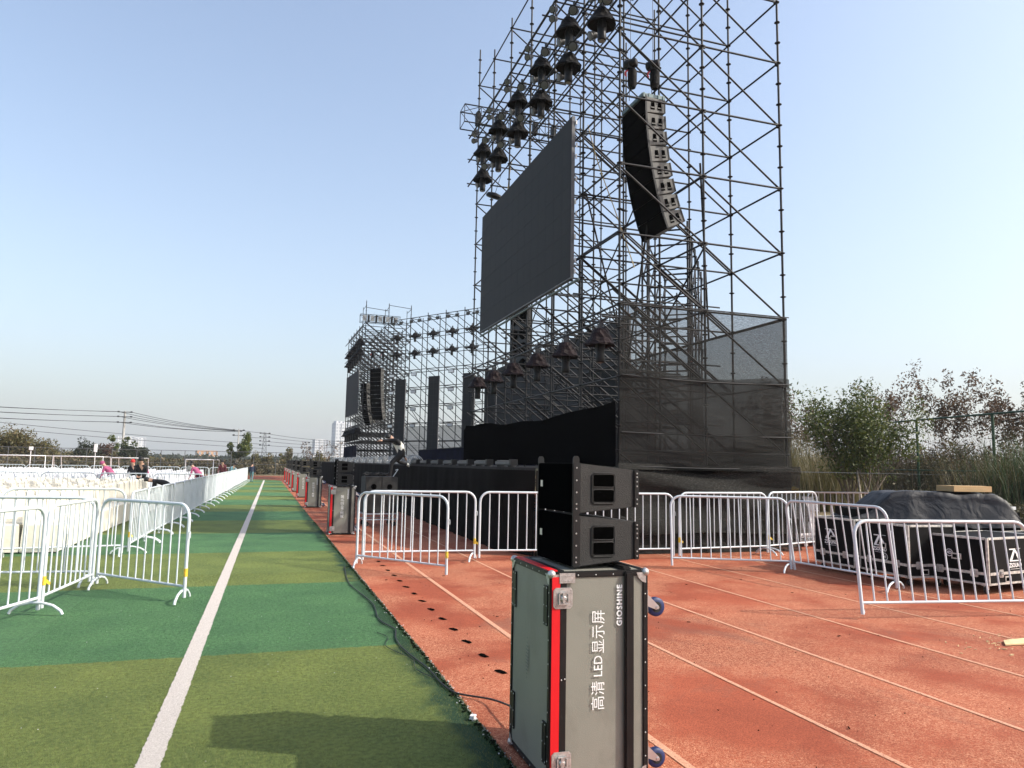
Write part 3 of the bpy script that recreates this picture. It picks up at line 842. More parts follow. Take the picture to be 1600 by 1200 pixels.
# ------------------------------------------------------------------ LED screen flight cases
def case_parts():
    W, D, H = 0.546, 0.636, 1.058
    x0 = -W/2; y0 = -D/2
    P = {}
    sh = MB(); sh.bbox((0, 0, H/2+0.01), (W-0.006, D-0.006, H-0.02), 0.004)
    P['panel'] = sh.mesh('panel', 'grey_panel')
    ed = MB()       # black aluminium edging, proud of the panels
    t = 0.004; ew = 0.03
    def bar(x, y, z, sx, sy, sz): ed.box((x, y, z), (sx, sy, sz))
    zc = H/2+0.01; z0 = 0.012; z1 = H
    for sx in (-1, 1):
        for sy in (-1, 1):
            ed.bbox((sx*(W/2-ew/2+t), sy*(D/2-ew/2+t), zc), (ew, ew, H-0.03), 0.004)
    for z in (z0+ew/2, z1-ew/2+t):
        for sy in (-1, 1): ed.bbox((0, sy*(D/2-ew/2+t), z), (W-2*ew, ew, ew), 0.004)
        for sx in (-1, 1): ed.bbox((sx*(W/2-ew/2+t), 0, z), (ew, D-2*ew, ew), 0.004)
    # lid seam bands on front face either side of the red stripe, and round the top
    ed.box((x0+0.070, y0-0.001, zc), (0.034, 0.008, H-0.07))
    ed.box((x0+0.070, -y0+0.001, zc), (0.034, 0.008, H-0.07))
    ed.box((x0+0.070, 0, H+0.002), (0.034, D-0.075, 0.008))
    # black buffer strip on the right part
    ed.bbox((x0+0.435, y0-0.011, zc-0.005), (0.052, 0.024, H-0.01), 0.008)
    ed.bbox((x0+0.435, 0, H+0.009), (0.052, D-0.02, 0.022), 0.008)
    # black side pockets on left face
    for yy in (y0+0.060, -y0-0.055):
        for zz in (0.215, H-0.17):
            ed.box((x0-0.003, yy, zz), (0.006, 0.052, 0.20))
    P['edging'] = ed.mesh('edging', 'case_black')
    rd = MB()
    rd.box((x0+0.028, y0-0.004, zc), (0.044, 0.009, H-0.06))
    rd.box((x0+0.028, 0, H+0.004), (0.044, D-0.065, 0.009))
    P['red_stripe'] = rd.mesh('red_stripe', 'case_red')
    rv = MB()
    def rivet(x, y, z, ax):
        M = Matrix.Identity(3) if ax == 'z' else (Matrix.Rotation(PI/2, 3, 'X') if ax == 'y' else Matrix.Rotation(-PI/2, 3, 'Y'))
        rv.lathe([(0.0042, 0), (0.0036, 0.0016), (0.0016, 0.0024)], (x, y, z), 8, M)
    for z in np.linspace(0.12, H-0.12, 8):
        rivet(-x0-0.013, y0-t, z, 'y')
        rivet(x0-t, y0+0.012, z+0.02, 'x'); rivet(x0-t, -y0-0.012, z-0.02, 'x')
    for z in np.linspace(0.15, H-0.15, 3): rivet(x0+0.062, y0-0.005, z, 'y'); rivet(x0+0.080, y0-0.005, z+0.004, 'y')
    for x in np.linspace(x0+0.15, -x0-0.10, 4): rivet(x, y0-t, H-0.014, 'y'); rivet(x, y0-t, 0.028, 'y')
    for y in np.linspace(y0+0.06, -y0-0.06, 6): rivet(x0-t, y, H-0.012, 'x'); rivet(x0-t, y, 0.027, 'x'); rivet(x0+0.014, y, H+t, 'z')
    for zz in (0.215, H-0.17):
        for yy in (y0+0.060, -y0-0.055):
            for dy in (-0.02, 0.02):
                for dz in (-0.09, 0, 0.09): rivet(x0-0.006, yy+dy, zz+dz, 'x')
    P['rivets'] = rv.mesh('rivets', 'chrome')
    co = MB()       # ball corners with their plates
    for sx in (-1, 1):
        for sy in (-1, 1):
            for z, sz in ((0.022, -1), (H-0.008, 1)):
                c = Vector((sx*(W/2-0.008), sy*(D/2-0.008), z))
                co.lathe([(0.002, -0.022), (0.014, -0.018), (0.0215, -0.008), (0.0225, 0.002), (0.0185, 0.013), (0.010, 0.020), (0.002, 0.0225)], c, 14)
                co.prism([(0, 0), (-sx*0.055, 0), (-sx*0.05, -sz*0.02), (-sx*0.02, -sz*0.05), (0, -sz*0.055)][::1], 1, 0, 0.0)
                yy = sy*(D/2+t+0.001)
                co.add([(c.x, yy, c.z), (c.x-sx*0.055, yy, c.z), (c.x-sx*0.045, yy, c.z-sz*0.026), (c.x-sx*0.022, yy, c.z-sz*0.048), (c.x, yy, c.z-sz*0.055)], [(0, 1, 2, 3, 4)])
                xx = sx*(W/2+t+0.001)
                co.add([(xx, c.y, c.z), (xx, c.y-sy*0.05, c.z), (xx, c.y-sy*0.04, c.z-sz*0.024), (xx, c.y-sy*0.022, c.z-sz*0.045), (xx, c.y, c.z-sz*0.055)], [(0, 1, 2, 3, 4)])
    P['corner_fittings'] = co.mesh('corner_fittings', 'chrome')
    # butterfly latch
    la = MB()
    s = 0.052
    rim = [(-s, -s+.012), (-s+.012, -s), (s-.012, -s), (s, -s+.012), (s, s-.012), (s-.012, s), (-s+.012, s), (-s, s-.012)]
    la.prism([(x, z) for x, z in rim], 1, -0.0035, 0)
    inn = 0.72
    la.prism([(x*inn, z*inn) for x, z in rim], 1, -0.0045, -0.0035)
    la.lathe([(0.017, 0), (0.017, 0.010), (0.010, 0.014)], (0, -0.004, 0), 14, Matrix.Rotation(PI/2, 3, 'X'))
    la.box((0, -0.014, 0.004), (0.014, 0.007, 0.052)); la.box((0, -0.011, -0.028), (0.056, 0.006, 0.007)); la.box((0, -0.011, 0.028), (0.046, 0.006, 0.007))
    la.box((-0.024, -0.011, 0), (0.006, 0.008, 0.046)); la.box((0.026, -0.011, 0.002), (0.006, 0.008, 0.040))
    for dx in (-0.042, 0.042):
        for dz in (-0.04, -0.013, 0.013, 0.04): la.lathe([(0.003, 0), (0.002, 0.002)], (dx, -0.0035, dz), 7, Matrix.Rotation(PI/2, 3, 'X'))
    P['latch'] = la.mesh('latch', 'chrome')
    hp = MB(); hp.box((0, -0.001, 0), (0.085, 0.004, 0.05))
    for dx in (-0.03, -0.01, 0.01, 0.03):
        for dz in (-0.013, 0.010): hp.lathe([(0.003, 0), (0.002, 0.002)], (dx, -0.003, dz), 7, Matrix.Rotation(PI/2, 3, 'X'))
    P['hinge_plate'] = hp.mesh('hinge_plate', 'chrome')
    # writing (front)
    tx = MB()
    M = frame_mat((x0+0.266, y0-0.0042, 0.585), (0, 0, 1), (-1, 0, 0))
    add_text(tx, '高清', 0.080, M @ Matrix.Translation((-0.145, -0.003, 0)), 0, 0.92)
    add_text(tx, 'LED', 0.068, M @ Matrix.Translation((0.0, 0, 0)), 0.0003, 0.92)
    add_text(tx, '显示屏', 0.080, M @ Matrix.Translation((0.172, -0.003, 0)), 0, 0.92)
    M = frame_mat((x0+0.385, y0-0.0042, 0.885), (0, 0, 1), (-1, 0, 0))
    add_text(tx, 'GlOSHINE', 0.041, M, 0.0022, 0.98, 1.2)
    P['lettering'] = tx.mesh('lettering', 'white_ink')
    tx = MB()
    M = frame_mat((x0-0.0042, 0.02, 0.56), (0, 0, 1), (0, 1, 0))
    for k, (a, h) in enumerate(((-0.11, 0.010), (-0.09, 0.018), (-0.07, 0.03), (-0.052, 0.040), (-0.035, 0.05), (-0.018, 0.045), (0, 0.05), (0.018, 0.036), (0.036, 0.045), (0.055, 0.028), (0.075, 0.014), (0.10, 0.01))):
        tx.add([M @ Vector(v) for v in ((a, -h*.5, 0), (a+0.007, -h*.5, 0), (a+0.009, h*.5, 0), (a+0.003, h*.5, 0))], [(0, 3, 2, 1)])
    P['faded_mark'] = tx.mesh('faded_mark', 'faint_ink')
    # caster standing out from the right side
    br = MB(); br.box((0.002, 0, 0), (0.006, 0.10, 0.115)); br.box((0.010, 0, 0), (0.012, 0.05, 0.06))
    for sy in (-1, 1):
        br.prism([(0.012, 0.034), (0.012, -0.030), (0.066, -0.052), (0.082, -0.045), (0.082, -0.032)], 1, sy*0.024-0.0015, sy*0.024+0.0015)
    br.lathe([(0.009, -0.03), (0.009, 0.03)], (0.074, 0, -0.040), 10, Matrix.Rotation(PI/2, 3, 'X'))
    P['caster_bracket'] = br.mesh('bracket', 'alu_bright')
    wh = MB(); wh.lathe([(0.026, -0.018), (0.046, -0.018), (0.050, -0.012), (0.050, 0.012), (0.046, 0.018), (0.026, 0.018)], (0, 0, 0), 22, Matrix.Rotation(PI/2, 3, 'X'))
    P['wheel'] = wh.mesh('wheel', 'caster_blue')
    hb = MB(); hb.lathe([(0.028, -0.014), (0.028, 0.014)], (0, 0, 0), 16, Matrix.Rotation(PI/2, 3, 'X'))
    P['hub'] = hb.mesh('hub', 'rubber')
    return P, (W, D, H)
CP, (CW, CD, CH) = case_parts()
CASE_LABELS = [
 'grey road case with red stripe and large white lettering, nearest the camera',
 'grey road case with red stripe beside the barrier, second from the camera',
 'grey road case with red stripe, third along the turf edge',
 'grey road case with red stripe, fourth along the turf edge',
 'grey road case with red stripe, fifth along the turf edge',
 'grey road case with red stripe, sixth along the turf edge',
 'grey road case with red stripe, seventh along the turf edge',
 'grey road case with red stripe at the far end of the line']
def led_case(loc, rz, label, first=None):
    t = thing('road_case', label, 'road case', loc, rz, 'grey road cases along the turf edge')
    b = link('panel', CP['panel'], t)
    link('edging', CP['edging'], t); link('red_stripe', CP['red_stripe'], t)
    link('rivets', CP['rivets'], t); link('corner_fittings', CP['corner_fittings'], t)
    link('lettering', CP['lettering'], t); link('faded_mark', CP['faded_mark'], t)
    for z in (0.135, CH-0.125): link('latch', CP['latch'], t, (-CW/2+0.064, -CD/2-0.010, z))
    link('hinge_plate', CP['hinge_plate'], t, (-CW/2+0.088, -CD/2-0.008, CH-0.026))
    for y in (-CD/2+0.055, CD/2-0.055):
        for z in (0.125, CH-0.16):
            c = link('caster', CP['caster_bracket'], t, (CW/2+0.004, y, z))
            link('wheel', CP['wheel'], c, (0.074, 0, -0.040)); link('hub', CP['hub'], c, (0.074, 0.0, -0.040), (0, 0, 0)).scale = (1, 1.4, 1)
    return t

# ------------------------------------------------------------------ line-array cabinets
def speaker_parts(W, D, Hf, Hr, side_mat, prefix=''):
    """front faces -x; W along y, D along x; front height Hf, rear height Hr; origin at bottom front centre"""
    P = {}
    k = (Hf-Hr)/2
    bo = MB()
    prof = [(0.03, 0.004), (D, k+0.004), (D, Hf-k-0.004), (0.03, Hf-0.004)]
    # body as prism along y with bevel
    bm = bmesh.new()
    vs = [bm.verts.new((x, y, z)) for y in (-W/2+0.003, W/2-0.003) for x, z in prof]
    bm.faces.new(vs[:4]); bm.faces.new(vs[4:][::-1])
    for i in range(4): bm.faces.new((vs[i], vs[4+i], vs[4+(i+1) % 4], vs[(i+1) % 4]))
    bmesh.ops.recalc_face_normals(bm, faces=bm.faces)
    bmesh.ops.bevel(bm, geom=list(bm.edges), offset=0.004, segments=2, affect='EDGES')
    bm.verts.index_update()
    bo.add([v.co for v in bm.verts], [tuple(v.index for v in f.verts) for f in bm.faces]); bm.free()
    P['body'] = bo.mesh('body', side_mat)
    g = MB(); g.bbox((0.012, 0, Hf/2), (0.036, W-0.03, Hf-0.012), 0.004)
    P['grille'] = g.mesh('grille', 'speaker_grille')
    P['rig'] = []
    for sy in (-1, 1):
        y = sy*(W/2)
        rg = MB()
        rg.bbox((0.018, y, Hf/2), (0.045, 0.010, Hf-0.004), 0.003)
        rg.prism([(-0.004, Hf-0.01), (0.032, Hf-0.01), (0.032, Hf+0.022), (0.024, Hf+0.034), (0.004, Hf+0.034), (-0.004, Hf+0.022)], 1, y-0.004, y+0.004)
        P['rig'].append(rg.mesh('front_rigging', 'case_black'))
        rg = MB()
        rg.bbox((D-0.012, y, Hf/2), (0.030, 0.012, Hr-0.002), 0.003)
        rg.lathe([(0.013, -0.006), (0.013, 0.006)], (D-0.01, y, k+Hr-0.03), 10, Matrix.Rotation(PI/2, 3, 'X'))
        P['rig'].append(rg.mesh('rear_rigging', 'case_black'))
    pn = MB()
    for sy in (-1, 1):
        y = sy*(W/2+0.006)
        for z in (0.03, 0.055, Hf*0.42, Hf*0.65, Hf-0.03):
            pn.lathe([(0.005, 0), (0.004, 0.0025)], (0.016, y, z), 8, Matrix.Rotation(sy*-PI/2, 3, 'X'))
        for z in (k+0.02, k+0.045, k+Hr-0.09, k+Hr-0.065, k+Hr-0.04, k+Hr-0.02):
            pn.lathe([(0.005, 0), (0.004, 0.004)], (D-0.012, y+sy*0.002, z), 8, Matrix.Rotation(sy*-PI/2, 3, 'X'))
    P['pins'] = pn.mesh('pins', 'chrome')
    cx = D*0.46; cz = Hf*0.5
    P['handles'] = []
    for sy in (-1, 1):
        h = MB()
        y = sy*(W/2-0.001)
        a, b = 0.070, 0.082
        rim = [(-a, -b+.012), (-a+.012, -b), (a-.012, -b), (a, -b+.012), (a, b-.012), (a-.012, b), (-a+.012, b), (-a, b-.012)]
        h.path([(cx+x, y+sy*0.001, cz+z) for x, z in rim], 0.0032, 5, closed=True)
        rec = []
        for dz in (-0.041, 0.041):
            h.path([(cx+x*0.9, y+sy*0.001, cz+dz+z*0.42) for x, z in rim], 0.0022, 5, closed=True)
            h2 = MB(); h2.add([(cx+x*0.88, y+sy*0.0012, cz+dz+z*0.39) for x, z in rim], [tuple(range(8)) if sy < 0 else tuple(range(7, -1, -1))])
            rec.append(h2.mesh('recess', 'recess_black'))
        P['handles'].append((h.mesh('handle', side_mat), rec))
    bd = MB(); bd.box((-0.008, W*0.36, Hf*0.56), (0.003, 0.030, 0.030)); bd.box((-0.008, W*0.36, Hf*0.5), (0.003, 0.030, 0.010))
    P['badge'] = bd.mesh('badge', 'chrome')
    return P
SP = speaker_parts(0.51, 0.39, 0.276, 0.206, 'speaker_paint')
def speaker(loc, rot, label, group, P=SP, name='line_array_speaker'):
    t = thing(name, label, 'speaker', loc, rot=rot, group=group)
    link('body', P['body'], t); link('grille', P['grille'], t); link('pins', P['pins'], t)
    for r_ in P['rig']: link('rigging', r_, t)
    for hm, rec in P['handles']:
        h = link('handle', hm, t)
        for r_ in rec: link('recess', r_, h)
    link('badge', P['badge'], t)
    return t

yc = [3.871, 17.0, 26.7, 33.8, 40.0, 45.2, 50.2, 55.2]
for i, y in enumerate(yc):
    x = 1.672 if i == 0 else edge_x(y)+0.36
    rz = R(-0.7) if i == 0 else R(-2+1.5*math.sin(i*2.2))
    led_case((x, y, -0.005), rz, CASE_LABELS[i])
    who = CASE_LABELS[i].split(',')[-1].strip() if i else 'nearest the camera'
    where = ['on the nearest road case', 'on the road case beside the barrier', 'on the third road case', 'on the fourth road case', 'on the fifth road case', 'on the sixth road case', 'on the seventh road case', 'on the farthest road case'][i]
    sx = 1.55 if i == 0 else x-0.16; sz = CH+0.004
    srz = R(1.0) if i == 0 else rz
    speaker((sx, y+0.03, sz), (0, 0, srz), 'black wedge speaker, lower of the pair standing '+where, 'speakers on the road cases')
    speaker((sx, y+0.03, sz+0.280), (0, 0, srz), 'black wedge speaker, upper of the pair standing '+where, 'speakers on the road cases')

# black cable from the near case along the torn edge
cb = [(1.50, 4.90, .03), (1.44, 5.02, .014), (1.36, 5.10, .012), (1.31, 5.18, .012), (1.275, 5.40, .012), (1.27, 5.62, .012), (1.255, 5.85, .012), (1.215, 6.14, .012), (1.185, 6.42, .012), (1.175, 6.62, .012), (1.185, 6.86, .012),
      (1.215, 7.05, .012), (1.235, 7.20, .012), (1.20, 7.38, .012), (1.16, 7.58, .012), (1.155, 7.85, .012), (1.18, 8.15, .012), (1.20, 8.52, .012), (1.17, 8.95, .012), (1.13, 9.4, .012), (1.09, 9.88, .012), (1.10, 10.4, .012), (1.13, 10.9, .012), (1.18, 11.6, .01)]
mb = MB()
def smooth(pts, n=4):
    pts = [Vector(p) for p in pts]; out = []
    for i in range(len(pts)-1):
        p0 = pts[max(i-1, 0)]; p1 = pts[i]; p2 = pts[i+1]; p3 = pts[min(i+2, len(pts)-1)]
        for j in range(n):
            t = j/n
            out.append(0.5*((2*p1)+(-p0+p2)*t+(2*p0-5*p1+4*p2-p3)*t*t+(-p0+3*p1-3*p2+p3)*t**3))
    out.append(pts[-1]); return out
mb.path(smooth([(1.60, 4.18, .13), (1.56, 4.45, .09), (1.53, 4.7, .06)]+cb), 0.0065, 6)
tag(mb.build('power_cable', 'cable_black'), 'black cable snaking from the near road case along the torn turf edge', 'cable')
mb = MB()
mb.path(smooth([(1.05, 7.1, .012), (1.12, 6.9, .012), (1.05, 6.6, .012), (1.13, 6.3, .012), (1.20, 6.1, .012), (1.17, 5.8, .012), (1.25, 5.55, .012)]), 0.003, 5)
tag(mb.build('thin_cable', 'cable_black'), 'thin second cable lying loosely on the turf beside the thick one', 'cable')

# ------------------------------------------------------------------ scaffold towers
RZ = 0.0241
_um = {}
TW = [1.0]
def tube_mesh(kind, L):
    k = (kind, round(L, 3), TW[0])
    if k in _um: return _um[k]
    mb = MB()
    if kind == 'post':
        mb.tube((0, 0, 0), (0, 0, L), RZ*TW[0], 8)
        z = 0.48-0.4733
        zz = 0.0067
        while zz < L-0.05:
            if zz > 0.02: mb.lathe([(0.03, -0.02), (0.062, -0.006), (0.062, 0.006), (0.03, 0.02)], (0, 0, zz), 8, cap=False)
            zz += 0.4733
        mb.lathe([(0.03, -0.1), (0.03, 0.1)], (0, 0, min(L-0.3, 2.0)), 8, cap=False)
    elif kind == 'ledger':          # along local x
        mb.tube((0.03, 0, 0), (L-0.03, 0, 0), 0.0215*TW[0], 7)
        for x in (0.045, L-0.045): mb.box((x, 0, -0.005), (0.055, 0.036, 0.07))
    else:
        mb.tube((0.03, 0, 0), (L-0.03, 0, 0), 0.0205*TW[0], 6)
    me = mb.mesh(kind, 'scaffold_steel')
    _um[k] = me
    return me
def span(parent, name, kind, a, b):
    a = Vector(a); b = Vector(b); d = b-a
    me = tube_mesh(kind, d.length)
    o = link(name, me, parent, a)
    o.rotation_euler = d.to_track_quat('X', 'Z').to_euler()
    return o
def bulk_span(mb, a, b, r=0.0215, n=6):
    mb.tube(a, b, r*TW[0], n, cap=False)

LEV0, LEVH = 0.48, 1.42
def tower(label, org, rz, xs, ysz, nlev, key, brace_dir=1, extra_top=None, full=True, cap=100, group=None, skip_brace=None):
    """xs, ysz local grid coordinates; org world position of the local origin"""
    t = thing('scaffold_tower', label, 'scaffolding', org, rz, group)
    M = Matrix.Translation(org) @ Matrix.Rotation(rz, 4, 'Z')
    zt = LEV0+LEVH*(nlev-1)
    posts = []
    for x in xs:
        for y in ysz:
            L = zt+0.35+(0.0 if extra_top is None else extra_top(x, y))
            L = round(L/0.25)*0.25
            o = link('post', tube_mesh('post', L), t, (x, y, 0))
    items = []
    for k in range(nlev):
        z = LEV0+LEVH*k
        for x in xs:
            for a, b in zip(ysz[:-1], ysz[1:]): items.append(('ledger', (x, a, z), (x, b, z)))
        for y in ysz:
            for a, b in zip(xs[:-1], xs[1:]): items.append(('ledger', (a, y, z), (b, y, z)))
    br = []
    for k in range(nlev-1):
        z0 = LEV0+LEVH*k; z1 = z0+LEVH
        for y in ysz:
            for a, b in zip(xs[:-1], xs[1:]):
                if skip_brace and skip_brace(a, y, z0): continue
                br.append(('brace', (a, y+0.05, z1-0.02), (b, y+0.05, z0+0.02)) if brace_dir > 0 else ('brace', (b, y+0.05, z1-0.02), (a, y+0.05, z0+0.02)))
    for x in xs[1:2]:
        for k in range(0, min(6, nlev-1)):
            for j, (a, b) in enumerate(zip(ysz[:-1], ysz[1:])):
                if (j+k) % 3 == 0:
                    z0 = LEV0+LEVH*k; br.append(('brace', (x+0.05, a, z0+LEVH), (x+0.05, b, z0)))
    eye = EYE
    for lst, nm in ((items, 'ledger'), (br, 'brace')):
        lst.sort(key=lambda it: ((M @ ((Vector(it[1])+Vector(it[2]))/2))-eye).length)
        for it in lst[:cap]: span(t, nm, it[0], it[1], it[2])
        if len(lst) > cap:
            mb = MB()
            for it in lst[cap:]: bulk_span(mb, it[1], it[2])
            o = mb.build(nm+'_group', 'scaffold_steel', t); o['kind'] = 'stuff'
    return t

NX = [0, 1.91, 3.82]
NY = [1.8*i for i in range(7)]
WX, WY = 6.30, 12.6
def near_top(x, y):
    if y > 10 and x < 1: return 0.9
    if y > 10 and x < 2: return 1.6
    return 0
near = tower('dark scaffold tower nearest the camera carrying the large screen and hanging speakers', (WX, WY, 0), 0, NX, NY, 11, 'near', 1, near_top, skip_brace=lambda x, y, z: y > 1.9 and ((int(x*10)*7+int(y*10)*13+int(z*10)*5) % 10) < 4)
# closer-set inner uprights and doubled braces behind the screen
mb = MB()
q = random.Random(11)
for x in (0.95, 2.86):
    for y in NY[2:]:
        mb.tube((x, y+0.5, 1.6), (x, y+0.5, q.choice((6.0, 6.8, 7.6))), 0.024, 6)
for k in range(1, 4):
    z = LEV0+LEVH*k
    for y in NY[1:]:
        for a in (0.0, 1.91):
            mb.tube((a, y+0.12, z+LEVH), (a+1.91, y+0.12, z), 0.02, 5, cap=False)
            if k < 5: mb.tube((a, y+0.5, z+0.7), (a+1.91, y+0.5, z+0.7), 0.02, 5, cap=False)
            if k < 4: mb.tube((a, y+0.62, z+LEVH), (a+1.91, y+0.62, z), 0.02, 5, cap=False)
o = mb.build('inner_bracing', 'scaffold_steel', near); o['kind'] = 'stuff'
# outrigger rails that carry the lamps, on the audience face
for z in (11.06, 11.92, 12.78):
    mb = MB(); mb.tube((-0.28, 0.0, z), (-0.28, 10.95, z), 0.0245, 8); mb.tube((-0.0, 0.0, z+0.06), (-0.0, 10.95, z+0.06), 0.0245, 8)
    for y in NY: mb.tube((-0.36, y, z+0.04), (0.3, y, z+0.04), 0.022, 6)
    mb.build('lamp_rail', 'scaffold_steel', near)
mb = MB(); mb.tube((-0.28, -0.05, 4.42), (-0.28, 10.95, 4.42), 0.0245, 8)
for y in NY: mb.tube((-0.36, y, 4.46), (0.3, y, 4.46), 0.022, 6)
mb.build('lamp_rail', 'scaffold_steel', near)
mb = MB(); mb.tube((-0.12, 1.7, 5.62), (-0.12, 9.5, 5.62), 0.03, 8)
mb.build('screen_rail', 'truss_alu', near)
# leaning loose poles seen inside
for (a, b) in (((1.9, 0.1, 7.9), (3.05, 1.6, 4.5)), ((1.2, 1.0, 7.0), (1.3, 2.4, 3.2)), ((0.7, 3.2, 8.2), (2.2, 4.0, 4.2))):
    mb = MB(); mb.tube(a, b, 0.022, 7); mb.build('loose_pole', 'scaffold_steel', near)

FX, FY = 7.15, 61.3
TW[0] = 1.35        # heavier far towers
far = tower('distant scaffold tower at the far side of the stage with its own screen', (FX, FY, 0), R(1.5), NX, NY, 10, 'far', 1, lambda x, y: 1.4 if y < 1 else 0, cap=100)
mb = MB()
for x in (0.95, 2.86):
    for y in NY: mb.tube((x, y+0.5, 1.6), (x, y+0.5, 11), 0.036, 5)
for k in range(1, 9):
    z = LEV0+LEVH*k
    for y in NY:
        for a in (0.0, 1.91):
            mb.tube((a, y+0.3, z+LEVH), (a+1.91, y+0.3, z), 0.036, 5, cap=False); mb.tube((a, y+0.5, z+0.7), (a+1.91, y+0.5, z+0.7), 0.036, 5, cap=False)
o = mb.build('inner_bracing', 'scaffold_steel', far); o['kind'] = 'stuff'
mb = MB()
for z in (11.06, 11.92, 12.78, 4.42): mb.tube((-0.28, 0, z), (-0.28, 10.95, z), 0.035, 6)
mb.build('lamp_rail', 'scaffold_steel', far)
mb = MB()
for a in (0, 1.91, 3.82): mb.tube((a, 0, 14.65), (a, 1.8, 14.65), 0.024, 6); mb.tube((a, 1.8, 13.3), (a, 1.8, 14.85), 0.024, 6)
mb.tube((0, 0, 14.5), (1.91, 0, 14.35), 0.024, 6); mb.tube((1.91, 0, 14.85), (3.82, 0, 14.7), 0.024, 6); mb.tube((0, 0, 14.65), (0, 0, 15.1), 0.024, 6)
mb.build('top_handrail', 'scaffold_steel', far)

# back wall of scaffolding: far diagonal panel and the straight middle
def wall(label, a, b, nb, nlev, cap=100):
    a = Vector((*a, 0)); b = Vector((*b, 0)); d = b-a
    rz = math.atan2(d.y, d.x); L = d.length
    return tower(label, a, rz, [L*i/nb for i in range(nb+1)], [0, 1.4] if d.x else [0, 1.4], nlev, 'w', 1, cap=cap), L, rz
bw, bwL, bwR = wall('low scaffold wall angled across the back of the stage', (9.3, 59.85), (14.75, 51.8), 5, 10)
mw, mwL, mwR = wall('scaffold wall straight behind the middle of the stage', (15.3, 50.6), (15.3, 27.8), 12, 7)
nw, nwL, nwR = wall('scaffold wall at the back, mostly hidden by the near tower', (14.6, 25.2), (10.9, 20.2), 4, 7)

# box trusses at the inner ends of both towers
def box_truss(loc, L, label, rz=0):
    t = thing('box_truss', label, 'truss', loc, rz, 'short box trusses on the towers')
    s = 0.62
    ch = MB()
    for y in (0, s):
        for z in (0, s): ch.tube((0, y, z), (L, y, z), 0.022, 7)
    ch.build('chords', 'scaffold_steel', t)
    w_ = MB(); n = max(3, int(L/0.55))
    for i in range(n+1):
        x = L*i/n
        for a, b in (((x, 0, 0), (x, 0, s)), ((x, s, 0), (x, s, s)), ((x, 0, 0), (x, s, 0)), ((x, 0, s), (x, s, s))): w_.tube(a, b, 0.014, 5)
        if i < n:
            x2 = L*(i+1)/n
            w_.tube((x, 0, 0) if i % 2 else (x, 0, s), (x2, 0, s) if i % 2 else (x2, 0, 0), 0.012, 5)
            w_.tube((x, s, 0) if i % 2 else (x, s, s), (x2, s, s) if i % 2 else (x2, s, 0), 0.012, 5)
            w_.tube((x, 0, s) if i % 2 else (x, s, s), (x2, s, s) if i % 2 else (x2, 0, s), 0.012, 5)
    w_.build('lattice', 'scaffold_steel', t)
    return t
nt_ = box_truss((5.72, 23.1, 13.15), 4.1, 'box truss poking out left from the near tower top')
for k in range(5):
    mb = MB(); mb.bbox((0.55+k*0.7, 0.3, 0.30), (0.16, 0.22, 0.46), 0.02); mb.build('lamp_bracket', 'lamp_black', nt_)
bt = box_truss((6.62, 60.6, 13.15), 3.3, 'box truss holding flat lamp panels on the distant tower top')
for k in range(5):
    mb = MB(); mb.box((0.35+k*0.64, 0.05, 0.31), (0.34, 0.06, 0.46)); mb.build('lamp_panel', 'lens_grey', bt)
for k in range(4):
    mb = MB(); mb.box((0.67+k*0.64, 0.1, 0.31), (0.16, 0.3, 0.5)); mb.build('lamp_bracket', 'lamp_black', bt)

# ------------------------------------------------------------------ screens
def screen(label, loc, rz, W, H, nx, nz, T=0.10, group=None):
    """face looks to local -x; W along local y"""
    t = thing('led_screen', label, 'screen', loc, rz, group)
    f = MB()
    dy = W/nx; dz = H/nz; g = 0.0025
    for i in range(nx):
        for j in range(nz):
            f.box((0, (i+0.5)*dy, (j+0.5)*dz), (0.03, dy-g*2, dz-g*2))
    f.build('display_face', 'screen_face', t)
    b = MB(); b.box((0.05, W/2, H/2), (0.06, W-0.01, H-0.01))
    for i in range(nx):
        for j in range(nz): b.box((0.095, (i+0.5)*dy, (j+0.5)*dz), (0.03, dy*0.6, dz*0.55))
    b.build('cabinet_back', 'screen_back', t)
    e = MB(); e.box((0.03, -0.012, H/2), (0.075, 0.022, H+0.02)); e.box((0.03, W+0.012, H/2), (0.075, 0.022, H+0.02)); e.box((0.03, W/2, -0.02), (0.09, W+0.06, 0.03))
    e.build('edge_trim', 'screen_edge', t)
    if H > 3:
        c = MB()
        for j in range(nz*2):
            if (j*7) % 5 < 3: c.box((0.085+0.01*(j % 3), -0.03, (j+0.5)*dz/2), (0.03, 0.03, 0.10))
        c.build('connectors', 'white_ink', t)
    return t
screen('large dark rectangular screen hung on the near tower', (6.10, 14.58, 5.72), 0, 7.28, 3.70, 14, 7)
screen('distant dark screen hung on the far tower', (6.95, 63.35, 5.72), R(2.5), 7.0, 3.70, 14, 7)
screen('broad dark screen at the middle back of the stage', (15.0, 29.0, 2.0), 0, 20.0, 6.3, 40, 12)
# pillar screens along the back
pill = [(10.35, 56.9, 'first narrow pillar screen from the left at the back of the stage'), (11.95, 53.9, 'second narrow pillar screen from the left at the back of the stage'),
        (13.75, 51.2, 'third narrow pillar screen from the left at the back of the stage'), (14.35, 49.7, 'fourth narrow pillar screen from the left, beside the near tower edge')]
for i, (x, y, lb) in enumerate(pill):
    screen(lb, (x-0.9+(0.35, 0.75, 0.95, 1.55)[i], y-0.5, 1.75), R(42), 0.95, 6.3+0.05*i, 2, 13, group='narrow pillar screens')

